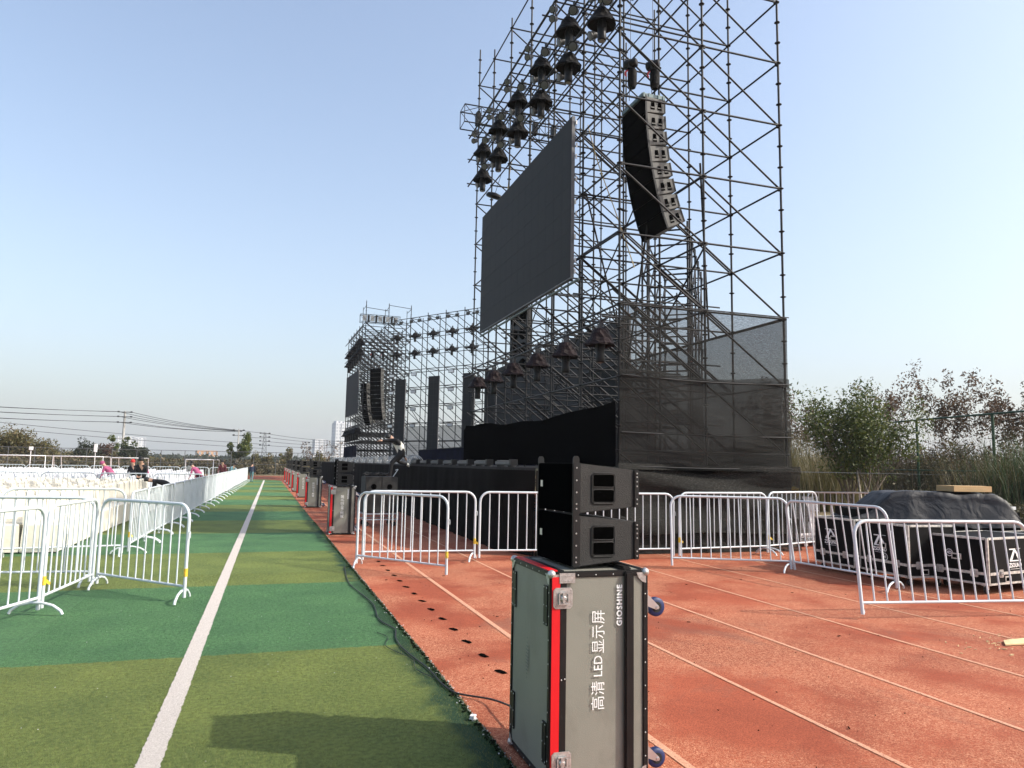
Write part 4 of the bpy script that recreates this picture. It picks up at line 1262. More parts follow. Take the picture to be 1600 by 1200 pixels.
# ------------------------------------------------------------------ stage lamps
def lamp_parts(hood_mat):
    P = {}
    hd = MB(); q = random.Random(4)
    n = 18
    prof = [(0.07, 0.29), (0.135, 0.27), (0.18, 0.19), (0.20, 0.10), (0.235, 0.03), (0.275, -0.02), (0.278, -0.05)]
    vs = []
    for k, (r, z) in enumerate(prof):
        for i in range(n):
            a = 2*PI*i/n
            rr = r*(1+0.07*math.sin(a*3+k)+q.uniform(-.05, .05))
            vs.append((rr*math.cos(a)*1.05, rr*math.sin(a), z+q.uniform(-.012, .012)))
    fs = []
    for k in range(len(prof)-1): fs += [(k*n+i, k*n+(i+1) % n, (k+1)*n+(i+1) % n, (k+1)*n+i) for i in range(n)]
    fs.append(tuple(range(n-1, -1, -1)))
    hd.add(vs, fs, False)
    # underside, slightly inset
    vs2 = [(x*0.985, y*0.985, z+0.004) for x, y, z in vs[-n:]]
    hd.add(vs2+[(0, 0, 0.10)], [(i, (i+1) % n, n) for i in range(n)])
    P['rain_hood'] = hd.mesh('rain_hood', hood_mat)
    h = MB()
    h.lathe([(0.07, 0.05), (0.088, 0.0), (0.094, -0.10), (0.082, -0.22), (0.088, -0.26), (0.090, -0.36), (0.078, -0.385), (0.07, -0.385)], (0, 0, 0), 16)
    for z in (-0.05, -0.08, -0.11): h.lathe([(0.10, z-0.006), (0.10, z+0.006)], (0, 0, 0), 16)
    P['head'] = h.mesh('head', 'lamp_black')
    ln = MB(); ln.lathe([(0.066, 0), (0.05, -0.008), (0.01, -0.012)], (0, 0, -0.386), 14)
    P['lens'] = ln.mesh('lens', 'lens_grey')
    y = MB()
    for s in (-1, 1): y.bbox((0, s*0.115, -0.03), (0.07, 0.025, 0.24), 0.006)
    y.bbox((0, 0, 0.10), (0.16, 0.25, 0.07), 0.01)
    P['yoke'] = y.mesh('yoke', 'lamp_black')
    c = MB(); c.box((0, 0.07, 0.36), (0.05, 0.03, 0.16)); c.box((0, -0.07, 0.36), (0.05, 0.03, 0.16))
    c.path([(0.0, -0.09, 0.44), (0.05, -0.06, 0.38), (0.07, 0.02, 0.30), (0.03, 0.08, 0.26)], 0.006, 5)
    c.path([(0.02, 0.09, 0.44), (-0.06, 0.09, 0.36), (-0.08, 0.0, 0.28)], 0.005, 5)
    P['clamps'] = c.mesh('clamps', 'dark_steel')
    return P
LP = lamp_parts('hood_cloth'); LB = lamp_parts('hood_brown')
lamp_parts_order = ('rain_hood', 'head', 'yoke', 'clamps')
def lamp(loc, label, P, group, rz=0, s=1.0):
    t = thing('moving_head_lamp', label, 'stage lamp', loc, rz, group)
    t.scale = (s, s, s)
    for k in lamp_parts_order:
        o = link(k, P[k], t)
        if k == 'head': link('lens', P['lens'], o)
    return t
def par_parts():
    b = MB(); M = Matrix.Rotation(PI/2+0.45, 3, 'Y')
    b.lathe([(0.03, -0.13), (0.075, -0.10), (0.085, 0.0), (0.095, 0.08), (0.10, 0.09)], (0, 0, -0.12), 14, M)
    l = MB(); l.lathe([(0.080, 0.091), (0.05, 0.096), (0.01, 0.098)], (0, 0, -0.12), 14, M)
    y = MB(); y.path([(0, -0.11, -0.12), (0, -0.11, -0.02), (0, 0, 0.02), (0, 0.11, -0.02), (0, 0.11, -0.12)], 0.009, 6); y.box((0, 0, 0.05), (0.04, 0.05, 0.08))
    return b.mesh('body', 'lamp_black'), l.mesh('lens', 'lens_dark'), y.mesh('yoke', 'dark_steel')
PB, PL, PY = par_parts()
def par(loc, label, group, rz=PI, s=1.0):
    t = thing('par_lamp', label, 'stage lamp', loc, rz, group); t.scale = (s, s, s)
    link('body', PB, t); link('lens', PL, t); link('yoke', PY, t)
    return t
ly = [12.86, 14.62, 16.40, 18.22, 20.0, 21.7]
q = random.Random(9)
nm = ['nearest', 'second', 'third', 'fourth', 'fifth', 'farthest']
for i, y in enumerate(ly):
    lamp((6.02, y, 10.62), 'black hooded lamp, %s on the lower of the two upper rails' % nm[i], LP, 'hooded lamps high on the near tower', q.uniform(-.4, .4), 1.02)
    lamp((6.02, y, 11.48), 'black hooded lamp, %s on the upper of the two upper rails' % nm[i], LP, 'hooded lamps high on the near tower', q.uniform(-.4, .4), 1.02)
    lamp((6.02, y, 3.98), 'brown hooded lamp, %s on the low rail under the screen' % nm[i], LB, 'brown hooded lamps low on the near tower', q.uniform(-.4, .4), 1.0)
    for z, nn in ((11.06, 'lower'), (11.92, 'upper')):
        par((6.02, y-0.30, z), 'small pale-lensed lamp clamped right above the %s hooded lamp of the %s rail' % (nm[i], nn), 'small lamps clamped beside the hoods', PI+0.85, 1.1)
    for z, nn in ((11.0, 'lower'), (11.86, 'upper')):
        par((6.02, y+0.42, z-0.28), 'small round lamp low beside the %s hooded lamp of the %s rail' % (nm[i], nn), 'small round lamps between the hooded lamps')
for i, y in enumerate((15.6, 17.4, 19.2, 21.0, 22.8)):
    for dz in (0.0, -0.24):
        par((6.02, y, 12.72+dz), 'small lamp of the %s pair on the topmost rail, %s one' % (ORD[i] , 'upper' if dz == 0 else 'lower'), 'small paired lamps on the topmost rail', PI+0.6, 0.9)
# far tower lamps
for i in range(6):
    for z in (10.62, 11.48, 3.98):
        lamp((FX-0.28, FY+0.9+1.8*i, z), 'hooded lamp on the audience face of the distant tower', LP, 'hooded lamps on the distant tower', q.uniform(-.5, .5), 1.5)
# back wall lamps
ux = (14.75-9.3)/bwL; uy = (51.8-59.85)/bwL
for k, s in enumerate([0.53, 2.6, 4.59, 6.63, 8.65]):
    bx, by = 9.3+ux*s-0.1, 59.85+uy*s-0.15
    for z, nn in ((11.65, 'upper'), (10.25, 'lower')):
        lamp((bx, by, z), 'hooded lamp on the %s row of the angled back wall, %s from the left' % (nn, ('first', 'second', 'third', 'fourth', 'fifth')[k]), LP, 'hooded lamps on the back wall', 0, 1.08)
        for dd in (-0.52, 0.52):
            par((bx+ux*dd, by+uy*dd, z+0.2), 'small round lamp beside a hooded lamp on the angled back wall', 'small round lamps on the back wall', PI+0.9, 1.15)
    for dd in (-0.45, 0.45):
        par((bx+ux*dd, by+uy*dd, 13.1), 'small round lamp on the top rail of the angled back wall', 'top row of lamps on the back wall', PI+0.9, 1.35)
# square white flood lamps between pillars
fb = MB(); fb.bbox((0, 0, 0), (0.10, 0.46, 0.26), 0.02); fl = MB(); fl.box((-0.056, 0, 0), (0.012, 0.38, 0.19))
fbm, flm = fb.mesh('housing', 'dark_steel'), fl.mesh('diffuser', 'white_ink')
for ci, s in enumerate([0.13, 2.67, 6.67]):
    for ri, z in enumerate((8.6, 7.2, 5.8, 4.5)):
        t = thing('flood_lamp', 'square pale flood lamp, column %s from the left, row %s from the top' % (('one', 'two', 'three')[ci], ('one', 'two', 'three', 'four')[ri]), 'flood lamp', (9.3+ux*s-0.15, 59.85+uy*s-0.2, z), R(55), 'pale flood lamps on the back wall')
        link('housing', fbm, t); link('diffuser', flm, t)

# ------------------------------------------------------------------ hanging line arrays
AP = speaker_parts(1.06, 0.47, 0.352, 0.285, 'array_side')
# handles of the hanging boxes: two openings side by side with pale grips
def array_handles(W, D, Hf):
    out = []
    for sy in (-1, 1):
        y = sy*(W/2+0.0015)
        for cx in (D*0.36, D*0.70):
            h = MB(); g = MB()
            pts = [(cx-0.05, 0.08), (cx+0.05, 0.08), (cx+0.042, 0.25), (cx-0.030, 0.25)]
            h.add([(x, y, z) for x, z in pts], [(0, 1, 2, 3) if sy < 0 else (3, 2, 1, 0)])
            g.box((cx, y, 0.125), (0.085, 0.008, 0.024))
            out.append(('recess', h.mesh('recess', 'recess_black'))); out.append(('grip', g.mesh('grip', 'array_side')))
    return out
AHS = array_handles(1.06, 0.47, 0.352)
def hang_array(x, y, ztop, n, tilts, label, rz=0):
    """J-shaped column: each box hangs from the one above; its own thing"""
    root = thing('line_array', label, 'speaker array', (x, y, 0), rz)
    px, pz, ang = 0.0, ztop, tilts[0]
    for i in range(n):
        ang = tilts[i]
        # box local: origin bottom front; tilt about y so that the front looks down
        dx = math.sin(ang)*0.352; dz = math.cos(ang)*0.352
        bx, bz = px+dx, pz-dz
        p = link('cabinet', AP['body'], root, (bx, 0, bz), (0, -ang, 0))
        link('grille', AP['grille'], p)
        for r_ in AP['rig']: link('rigging', r_, p)
        for nm_, h_ in AHS: link(nm_, h_, p)
        px, pz = bx+0.002, bz-0.006
    return root
tl = [R(a) for a in (1, 3, 6, 8.5, 11, 13.5, 17, 21)]
ha = hang_array(7.09, 13.53, 9.32, 8, tl, 'curved column of eight hanging black speakers in the near tower')
mb = MB(); mb.bbox((0.23, 0, 9.375), (0.55, 0.95, 0.09), 0.01)
for x in (0.0, 0.12, 0.34, 0.46):
    mb.box((x, -0.48, 9.375), (0.03, 0.012, 0.10))
o = mb.build('flying_frame', 'truss_alu', ha)
far_tl = [R(a) for a in (0, 1, 2, 3, 4, 5, 6, 8, 10, 13, 16, 20)]
fa = hang_array(8.05, 60.8, 9.3, 12, far_tl, 'curved column of hanging black speakers in front of the distant tower', R(47))
fa2 = hang_array(7.35, 62.8, 8.2, 10, far_tl[2:], 'second dark speaker column just behind the distant screen', R(18))
fa2.scale = (1, 1, 1)
def hoist(x, y, z, label, top=14.0, hook='red_hook'):
    t = thing('chain_hoist', label, 'chain hoist', (x, y, z))
    b = MB(); b.lathe([(0.06, -0.15), (0.095, -0.13), (0.10, 0.0), (0.095, 0.13), (0.06, 0.15)], (0, 0, 0.52), 16, Matrix.Rotation(PI/2, 3, 'X') @ Matrix.Rotation(0.7, 3, 'Y'))
    b.box((0.0, 0, 0.50), (0.16, 0.12, 0.2))
    b.build('motor', 'lamp_black', t)
    g = MB(); g.lathe([(0.095, 0.38), (0.10, 0.3), (0.095, 0.05), (0.07, -0.02)], (0.04, 0, 0), 12)
    g.build('chain_bag', 'hood_cloth', t)
    c = MB(); c.tube((0.0, 0, 0.6), (0.0, 0, top-z), 0.006, 5); c.tube((-0.03, 0, 0.5), (-0.03, 0, -0.32), 0.008, 5)
    c.build('chain', 'dark_steel', t)
    h = MB(); h.path([(-0.07, 0, 0.36), (-0.12, 0, 0.32), (-0.13, 0, 0.26), (-0.10, 0, 0.22)], 0.018, 6)
    h.build('hook', hook, t)
    return t
hoist(6.98, 13.45, 9.72, 'black chain hoist on the left above the hanging speakers, with a red hook')
hoist(7.52, 13.45, 9.80, 'black chain hoist on the right above the hanging speakers')
hoist(7.75, 60.9, 10.2, 'dark chain hoist on the left above the distant speaker column'); hoist(8.6, 60.9, 10.2, 'dark chain hoist on the right above the distant speaker column')
# other gear seen through the near tower
t = thing('blinder_lamp_wall', 'tall dark panel of round lamps seen under the large screen', 'lamp panel', (9.2, 27.0, 5.2), R(12))
mb = MB(); mb.bbox((0, 0, 1.2), (0.2, 1.4, 2.6), 0.02); mb.build('panel', 'lamp_black', t)
for j in range(4):
    for k in range(2):
        mb = MB(); mb.lathe([(0.26, 0), (0.24, 0.03), (0.05, 0.05)], (-0.12, -0.35+0.7*k, 0.25+0.63*j), 16, Matrix.Rotation(-PI/2, 3, 'Y')); mb.build('lamp_face', 'recess_black', t)
for i, (p, lb) in enumerate((([(6.5, 14.6, 9.3), (6.62, 14.3, 8.3), (6.95, 14.0, 7.0), (7.15, 13.6, 5.8)], 'tan rope hanging slack beside the right edge of the large screen'), ([(6.4, 19.9, 10.6), (6.45, 20.4, 9.7), (6.6, 20.2, 9.3)], 'short tan rope hanging above the large screen'))):
    mb = MB(); mb.path(smooth(p), 0.012, 5); tag(mb.build('rope', 'rope_tan'), lb, 'rope')
t = thing('round_fan_lamp', 'round dark lamp lying at the top left corner of the large screen', 'stage lamp', (6.15, 20.8, 9.75), 0, rot=(0.3, 0.2, 0))
mb = MB(); mb.lathe([(0.05, 0.12), (0.22, 0.08), (0.27, 0.0), (0.24, -0.05), (0.05, -0.06)], (0, 0, 0), 16); mb.build('housing', 'lamp_black', t)
mb = MB(); mb.tube((0, 0, 0.1), (0.02, 0.02, 0.7), 0.008, 5); mb.build('cable', 'cable_black', t)

# ------------------------------------------------------------------ nets, curtains, stage
def cloth(name, matn, P0, U, V, nu, nv, amp, seed, label, cat, freq=(3, 1.2), edge=None, extra=None, parent=None, thick=0.004):
    """draped sheet: P0 + u*U + v*V displaced along the normal"""
    q = random.Random(seed)
    P0 = Vector(P0); U = Vector(U); V = Vector(V); N = U.cross(V).normalized()
    ph = [(q.uniform(0.5, 1.5)*freq[0], q.uniform(-1, 1)*freq[1], q.uniform(0, 6.28), q.uniform(0.4, 1)) for _ in range(6)]
    vs = []; fs = []
    for j in range(nv+1):
        for i in range(nu+1):
            u = i/nu; v = j/nv
            h = sum(a*math.sin(fu*u*6.28+fv*v*6.28+p) for fu, fv, p, a in ph)*amp/3
            vv = v
            if edge: vv = v*edge(u)
            p = P0+U*u+V*vv+N*h
            if extra: p = p+Vector(extra(u, v))
            vs.append(p)
    for j in range(nv):
        for i in range(nu):
            a = j*(nu+1)+i; fs.append((a, a+1, a+nu+2, a+nu+1))
    n0 = len(vs)
    mb = MB(); mb.add(vs, fs, True)
    o = mb.build(name, matn, parent)
    if label: tag(o, label, cat)
    return o
# front netting (faces the camera): thinner top strip and heavier lower sheets with sagging hems
def hem(u, v):
    s = 0
    return (0, 0, 0)
t = thing('safety_net', 'grey shade net stretched over the front of the near tower base', 'net', (0, 0, 0))
cloth('upper_sheet', 'net_fabric', (6.28, 12.53, 3.28), (3.86, 0, 0), (0, 0, 1.48), 50, 16, 0.02, 1, None, None, parent=t)
cloth('middle_sheet', 'net_mid', (6.26, 12.50, 1.55), (3.90, 0, 0), (0, 0, 1.86), 60, 24, 0.045, 2, None, None, parent=t, freq=(1.5, 2.5), extra=lambda u, v: (0, -0.10*math.sin(PI*v)*math.sin(PI*u)-0.05*math.exp(-((v-0.97)/0.05)**2)*math.sin(u*9)**2, 0.05*math.sin(u*7+1)*v))
cloth('inner_sheet', 'net_mid', (6.34, 12.70, 0.35), (3.78, 0, 0), (0, 0, 3.0), 40, 24, 0.05, 3, None, None, parent=t, freq=(2, 2))
cloth('lower_sheet', 'net_dense', (6.20, 12.44, 0.30), (4.05, 0, 0), (0, 0, 1.36), 70, 26, 0.06, 5, None, None, parent=t, freq=(1.2, 3.0), extra=lambda u, v: (0.10*(1-v)*u, -0.28*(1-v)**1.3*(0.4+0.6*u)-0.05*math.sin(PI*v*3+u*5), 0.10*(1-v)*u+0.05*math.sin(u*5)*(1-v)))
cloth('skirt_sheet', 'net_dense', (6.1, 12.30, -0.0), (4.12, 0, 0), (0, 0.12, 0.62), 60, 14, 0.05, 6, None, None, parent=t, freq=(2.5, 1.5))
for z, sg in ((4.75, 0.0), (3.34, 0.05), (1.62, 0.03), (2.25, 0.02)):
    mb = MB(); mb.path([(6.28+3.88*i/16, 12.49-(0.03 if z < 4 else 0), z-sg*math.sin(PI*i/16)) for i in range(17)], 0.012, 5); mb.build('hem_cord', 'scaffold_steel', t)
t = thing('safety_net', 'second shade net along the right side of the near tower base', 'net', (0, 0, 0))
cloth('net_sheet', 'net_fabric', (10.16, 12.58, 0.1), (0, 10.6, 0), (0, 0, 4.62), 60, 20, 0.05, 8, None, None, parent=t)
mb = MB(); mb.tube((10.18, 12.6, 4.74), (10.18, 23.3, 4.74), 0.026, 7); mb.build('top_rail', 'scaffold_steel', t)
cloth('safety_net', 'net_pale', (9.2, 60.0, 0.1), (5.6, -8.3, 0), (0, 0, 4.4), 30, 8, 0.05, 9, 'pale net over the lower part of the angled back wall', 'net')
cloth('safety_net', 'net_pale', (15.6, 50.8, 0.1), (0, -23, 0), (0, 0, 4.4), 30, 8, 0.05, 10, 'pale net along the lower part of the middle back wall', 'net')

# black curtain above the stage edge on the near tower, slightly uneven top
def cur_top(u): return 1.0-0.18*math.sin(PI*min(1, u*1.2))*0.7-0.02*math.sin(u*23)-(0.0 if u < 0.98 else 0.1)
cloth('black_curtain', 'black_cloth', (6.17, 12.5, 1.60), (0, 11.35, 0), (0, 0, 1.24), 90, 10, 0.03, 12, 'deep black curtain across the near tower just above the stage floor', 'curtain', freq=(9, 0.5), edge=cur_top)
cloth('black_curtain', 'black_cloth', (6.17, 12.47, 0.05), (4.0, 0.06, 0), (0, 0, 1.5), 30, 8, 0.02, 13, 'black curtain closing the stage side under the near tower', 'curtain', freq=(5, 0.5))
cloth('navy_curtain', 'navy_cloth', (6.85, 61.3, 1.60), (0, 10.9, 0), (0, 0, 1.35), 40, 6, 0.04, 14, 'navy curtain across the foot of the distant tower', 'curtain', freq=(8, 0.5))

# stage
def stage_x(y):
    return 4.52-0.36*min(1, (y-12.4)/1.2) if y < 13.6 else 4.16+0.03*math.sin((y-13)*0.25)
st = thing('stage', 'long black skirted stage with moving lamps along its edge', 'stage', (0, 0, 0))
ysl = list(np.arange(12.36, 73, 0.15))
mb = MB(); vs = []; fs = []
for i, y in enumerate(ysl):
    x = stage_x(y)
    vs += [(x, y, 1.55), (15.2, y, 1.55), (x, y, 1.48)]
    if i: a = 3*i; fs += [(a-3, a-2, a+1, a), (a-3, a, a+2, a-1)]
mb.add(vs, fs)
mb.build('deck', 'stage_deck', st)
mb = MB(); vs = []; fs = []
for i, y in enumerate(ysl):
    for j, z in enumerate((0.0, 0.5, 1.0, 1.50)):
        w_ = 0.018*math.sin(y*4.1)+0.012*math.sin(y*9.7+1)
        vs.append((stage_x(y)-0.03*(1-z/1.5)+w_*(1.2-z/1.5)-0.006, y, z))
    if i:
        for j in range(3): a = 4*i+j; fs.append((a-4, a, a+1, a-3))
mb.add(vs, fs, True)
# short end facing the camera, with folds
vs = []; fs = []
for i in range(60):
    x = stage_x(12.36)+i*0.03
    for j, z in enumerate((0.0, 0.5, 1.0, 1.50)): vs.append((x, 12.33+(0.03*math.sin(i*0.5)+0.02*math.sin(i*0.23))*(1.3-z/1.5), z))
    if i:
        for j in range(3): a = 4*i+j; fs.append((a-4, a-3, a+1, a))
mb.add(vs, fs, True)
mb.build('skirt', 'skirt_cloth', st)
t = thing('riser', 'low riser with a navy cloth front on the stage', 'riser', (9.2, 33, 1.55))
mb = MB(); mb.box((2.5, 7, 0.42), (5, 14, 0.84)); mb.build('front', 'navy_cloth', t)
mb = MB(); mb.box((2.5, 7, 0.86), (5.1, 14.1, 0.03)); mb.build('top', 'stage_deck', t)

# batten lights along the stage edge
def batten_parts():
    b = MB(); b.bbox((0, 0, 0.075), (0.13, 1.02, 0.09), 0.012); b.box((0.0, -0.47, 0.09), (0.15, 0.10, 0.12))
    c = MB()
    for i in range(12): c.box((-0.068, -0.38+i*0.075, 0.08), (0.010, 0.030, 0.05)); c.box((0, -0.38+i*0.075, 0.124), (0.08, 0.012, 0.010))
    f = MB(); f.box((0, 0, 0.015), (0.16, 0.05, 0.03))
    return b.mesh('housing', 'lamp_black'), c.mesh('lens_row', 'lens_grey'), f.mesh('foot', 'dark_steel')
B1, B2, B3 = batten_parts()
bats = [13.75, 15.35, 16.9, 18.45, 20.0, 21.55, 23.1]
bn = ('first', 'second', 'third', 'fourth', 'fifth', 'sixth', 'seventh')
for i, y in enumerate(bats):
    t = thing('batten_light', 'black ribbed batten light on the stage edge, %s from the near corner' % bn[i], 'batten light', (4.42, y, 1.55), 0, 'batten lights along the stage edge')
    link('housing', B1, t); link('lens_row', B2, t); link('foot', B3, t, (0, -0.35, 0)); link('foot', B3, t, (0, 0.35, 0))
def dome_parts():
    d = MB(); n = 16
    prof = [(0.30*math.cos(a), 0.30*math.sin(a)) for a in np.linspace(0, PI/2-0.08, 7)]
    d.lathe(prof, (0, 0, 0), n, cap=False)
    r = MB()
    for off in (-0.06, 0.10):
        r.path([(off, 0.30*math.cos(a), 0.30*math.sin(a)) for a in np.linspace(0, PI, 15)], 0.013, 6)
    h = MB(); h.lathe([(0.09, 0), (0.10, 0.06), (0.08, 0.10), (0.09, 0.16), (0.06, 0.22)], (0, 0, 0), 12)
    return d.mesh('dome', 'clear_dome'), r.mesh('hoop', 'lens_grey'), h.mesh('lamp', 'lamp_black')
D1, D2, D3 = dome_parts()
bnn = ('first', 'second', 'third', 'fourth', 'fifth', 'sixth', 'seventh', 'eighth', 'ninth', 'tenth', 'eleventh', 'last')
for i, y in enumerate((24.6, 26.6, 28.8, 31.4, 34.2, 37.0, 40.0, 43.0, 46.2, 49.5, 53.0, 56.8)):
    t = thing('domed_lamp', 'floor lamp under a clear hooped dome, %s beyond the batten lights' % bnn[i], 'stage lamp', (4.66, y, 1.55), R(55), 'domed lamps along the stage edge')
    t.scale = (1.0, 1.0, 1.0)
    link('dome', D1, t); link('hoop', D2, t); link('lamp', D3, t)

# ------------------------------------------------------------------ speaker cart behind the barrier
t = thing('subwoofer_cart', 'black double cabinet on a white framed trolley behind the overlapping barriers', 'speaker cart', (2.72, 19.0, 0), R(4))
mb = MB()
for s in (-1, 1): mb.bbox((s*0.205, 0, 0.78), (0.405, 0.62, 0.90), 0.012)
mb.build('cabinet', 'speaker_paint', t)
for s in (-1, 1):
    mb = MB(); mb.lathe([(0.07, 0), (0.06, 0.004), (0.01, 0.004)], (s*0.2, -0.312, 0.98), 16, Matrix.Rotation(PI/2, 3, 'X')); mb.build('handle_cup', 'recess_black', t)
mb = MB()
for z in (0.17, 0.31):
    mb.path([(-0.43, -0.34, z), (0.43, -0.34, z), (0.43, 0.34, z), (-0.43, 0.34, z)], 0.016, 6, closed=True)
for sx in (-0.43, 0.43):
    for sy in (-0.34, 0.34): mb.tube((sx, sy, 0.15), (sx, sy, 0.34), 0.016, 6)
mb.build('trolley_frame', 'barrier_white', t)
for sx in (-0.34, 0.34):
    for sy in (-0.27, 0.27):
        mb = MB(); mb.lathe([(0.055, -0.02), (0.06, -0.012), (0.06, 0.012), (0.055, 0.02)], (sx, sy, 0.06), 14, Matrix.Rotation(PI/2, 3, 'X')); mb.build('wheel', 'rubber', t)
mb = MB(); mb.tube((0.33, -0.1, 1.235), (0.44, -0.15, 1.42), 0.012, 6); mb.tube((0.44, -0.15, 1.42), (0.38, -0.12, 1.40), 0.012, 6); mb.build('raised_handle', 'barrier_white', t)
mb = MB()
q = random.Random(2)
for k in range(5):
    pts = []
    for i in range(7):
        pts.append((2.30+i*0.10+q.uniform(-.03, .03), 18.85+q.uniform(-.12, .12), 1.25+0.05*abs(math.sin(i*1.1+k))+0.01*k))
    mb.path(smooth(pts, 3), 0.010, 5)
tag(mb.build('cable_bundle', 'cable_black'), 'tangle of dark cables lying on top of the speaker cart', 'cables')

# ------------------------------------------------------------------ branded black cases, tarpaulin, box, tote
def black_case(loc, rz, W, D, H, label, text=None, logo_face='x', circle=None, second=None):
    """W along x, D along y; -x and -y faces are the visible ones; sits on casters"""
    zb = 0.12
    t = thing('equipment_case', label, 'equipment case', loc, rz, 'black equipment cases by the fence')
    b = MB(); b.bbox((0, 0, zb+(H-zb)/2), (W, D, H-zb-0.004), 0.006); b.build('body', 'board_black', t)
    e = MB(); ew = 0.032; p = 0.004
    for sx in (-1, 1):
        for sy in (-1, 1): e.bbox((sx*(W/2-ew/2+p), sy*(D/2-ew/2+p), zb+(H-zb)/2), (ew, ew, H-zb), 0.005)
    for z in (zb+ew/2, H-ew/2+p):
        for sy in (-1, 1): e.bbox((0, sy*(D/2-ew/2+p), z), (W-2*ew, ew, ew), 0.004)
        for sx in (-1, 1): e.bbox((sx*(W/2-ew/2+p), 0, z), (ew, D-2*ew, ew), 0.004)
    z = zb+(H-zb)*0.24
    for sy in (-1, 1): e.box((0, sy*(D/2+0.002), z), (W-2*ew, 0.008, 0.036))
    for sx in (-1, 1): e.box((sx*(W/2+0.002), 0, z), (0.008, D-2*ew, 0.036))
    e.build('edging', 'worn_alu', t)
    for (x, y, rot) in ((-W/2-0.008, -D*0.28, -PI/2), (-W/2-0.008, D*0.28, -PI/2), (-W*0.3, -D/2-0.008, 0), (W*0.3, -D/2-0.008, 0)):
        link('latch', CP['latch'], t, (x, y, z), (0, 0, rot))
    for rot, x, y in ((0, -W*0.18, -D/2-0.004), (-PI/2, -W/2-0.004, 0)):
        hm = MB(); hm.box((0, 0, 0), (0.15, 0.006, 0.10)); 
        o = hm.build('handle', 'worn_alu', t, (x, y, zb+(H-zb)*(0.11 if rot == 0 else 0.55)), rot)
        h2 = MB(); h2.box((0, -0.005, 0), (0.11, 0.004, 0.06)); h2.build('grip', 'recess_black', o)
        o.scale = (0.9, 1, 0.8)
    for sx in (-1, 1):
        for sy in (-1, 1):
            c = MB(); c.box((sx*(W/2-0.09), sy*(D/2-0.09), zb-0.008), (0.09, 0.09, 0.012)); c.box((sx*(W/2-0.09), sy*(D/2-0.09)-0.025, 0.085), (0.03, 0.006, 0.06)); c.box((sx*(W/2-0.09), sy*(D/2-0.09)+0.025, 0.085), (0.03, 0.006, 0.06))
            c = c.build('caster', 'alu_bright', t)
            wm = MB(); wm.lathe([(0.045, -0.016), (0.052, -0.01), (0.052, 0.01), (0.045, 0.016)], (sx*(W/2-0.09), sy*(D/2-0.09), 0.052), 16, Matrix.Rotation(PI/2, 3, 'X')); wm.build('wheel', 'rubber', c)
    ink = MB()
    def logo(M, s):
        # peaked emblem between two bars: slanted stroke joined to a triangle, with thin rules
        def poly(pts): ink.add([M @ Vector((x*s, y*s, 0)) for x, y in pts], [tuple(range(len(pts)))])
        poly([(-1.0, 0.62), (0.1, 0.62), (0.1, 0.74), (-1.0, 0.74)])
        poly([(-0.25, 0.62), (0.1, 0.62), (-0.55, -0.45), (-0.98, -0.45)])
        poly([(0.1, 0.62), (0.42, 0.30), (0.30, 0.10), (-0.02, 0.42)])
        poly([(0.42, 0.30), (1.0, -0.45), (0.62, -0.45), (0.22, 0.06)])
        poly([(-0.98, -0.57), (1.0, -0.57), (1.0, -0.45), (-0.98, -0.45)])
        poly([(0.30, 0.70), (1.0, 0.70), (1.0, 0.74), (0.30, 0.74)])
        add_text(ink, 'ZSOUND', 0.62*s, M @ Matrix.Translation((0, -0.98*s, 0)), 0.02*s, 0.86)
        for i in range(11): poly([(-0.9+i*0.165, -1.38), (-0.80+i*0.165, -1.38), (-0.80+i*0.165, -1.32), (-0.9+i*0.165, -1.32)])
    if logo_face == 'x': logo(frame_mat((-W/2-0.0015, 0.06, H-0.27), (0, -1, 0), (0, 0, 1)), 0.12)
    else: logo(frame_mat((-W*0.04, -D/2-0.0015, H-0.25), (1, 0, 0), (0, 0, 1)), 0.13)
    if circle:
        txt, u, v = circle
        M = frame_mat((-W/2-0.0016, u, v), (0, -1, 0), (0, 0, 1))
        n = 24
        vs = [M @ Vector((r_*math.cos(2*PI*i/n), r_*math.sin(2*PI*i/n), 0)) for r_ in (0.050, 0.042) for i in range(n)]
        ink.add(vs, [(i, (i+1) % n, n+(i+1) % n, n+i) for i in range(n)])
        add_text(ink, txt, 0.055, M, 0.0018, 0.95)
    ink.build('lettering', 'white_ink', t)
    return t
black_case((8.99, 9.66, 0), R(2), 0.75, 0.84, 0.85, 'black emblem case farthest back, left of the other two')
black_case((9.02, 8.64, 0), R(-4), 0.80, 0.98, 0.85, 'black emblem case in the middle with a round white sticker', circle=('41', -0.04, 0.36))
black_case((9.72, 7.93, 0), R(9), 1.35, 0.84, 0.74, 'black emblem case in front, closest to the near barrier', logo_face='y', circle=('4D', 0.10, 0.50))
black_case((10.9, 7.9, 0), R(6), 0.9, 0.80, 0.74, 'black case at the right picture edge', logo_face='x')
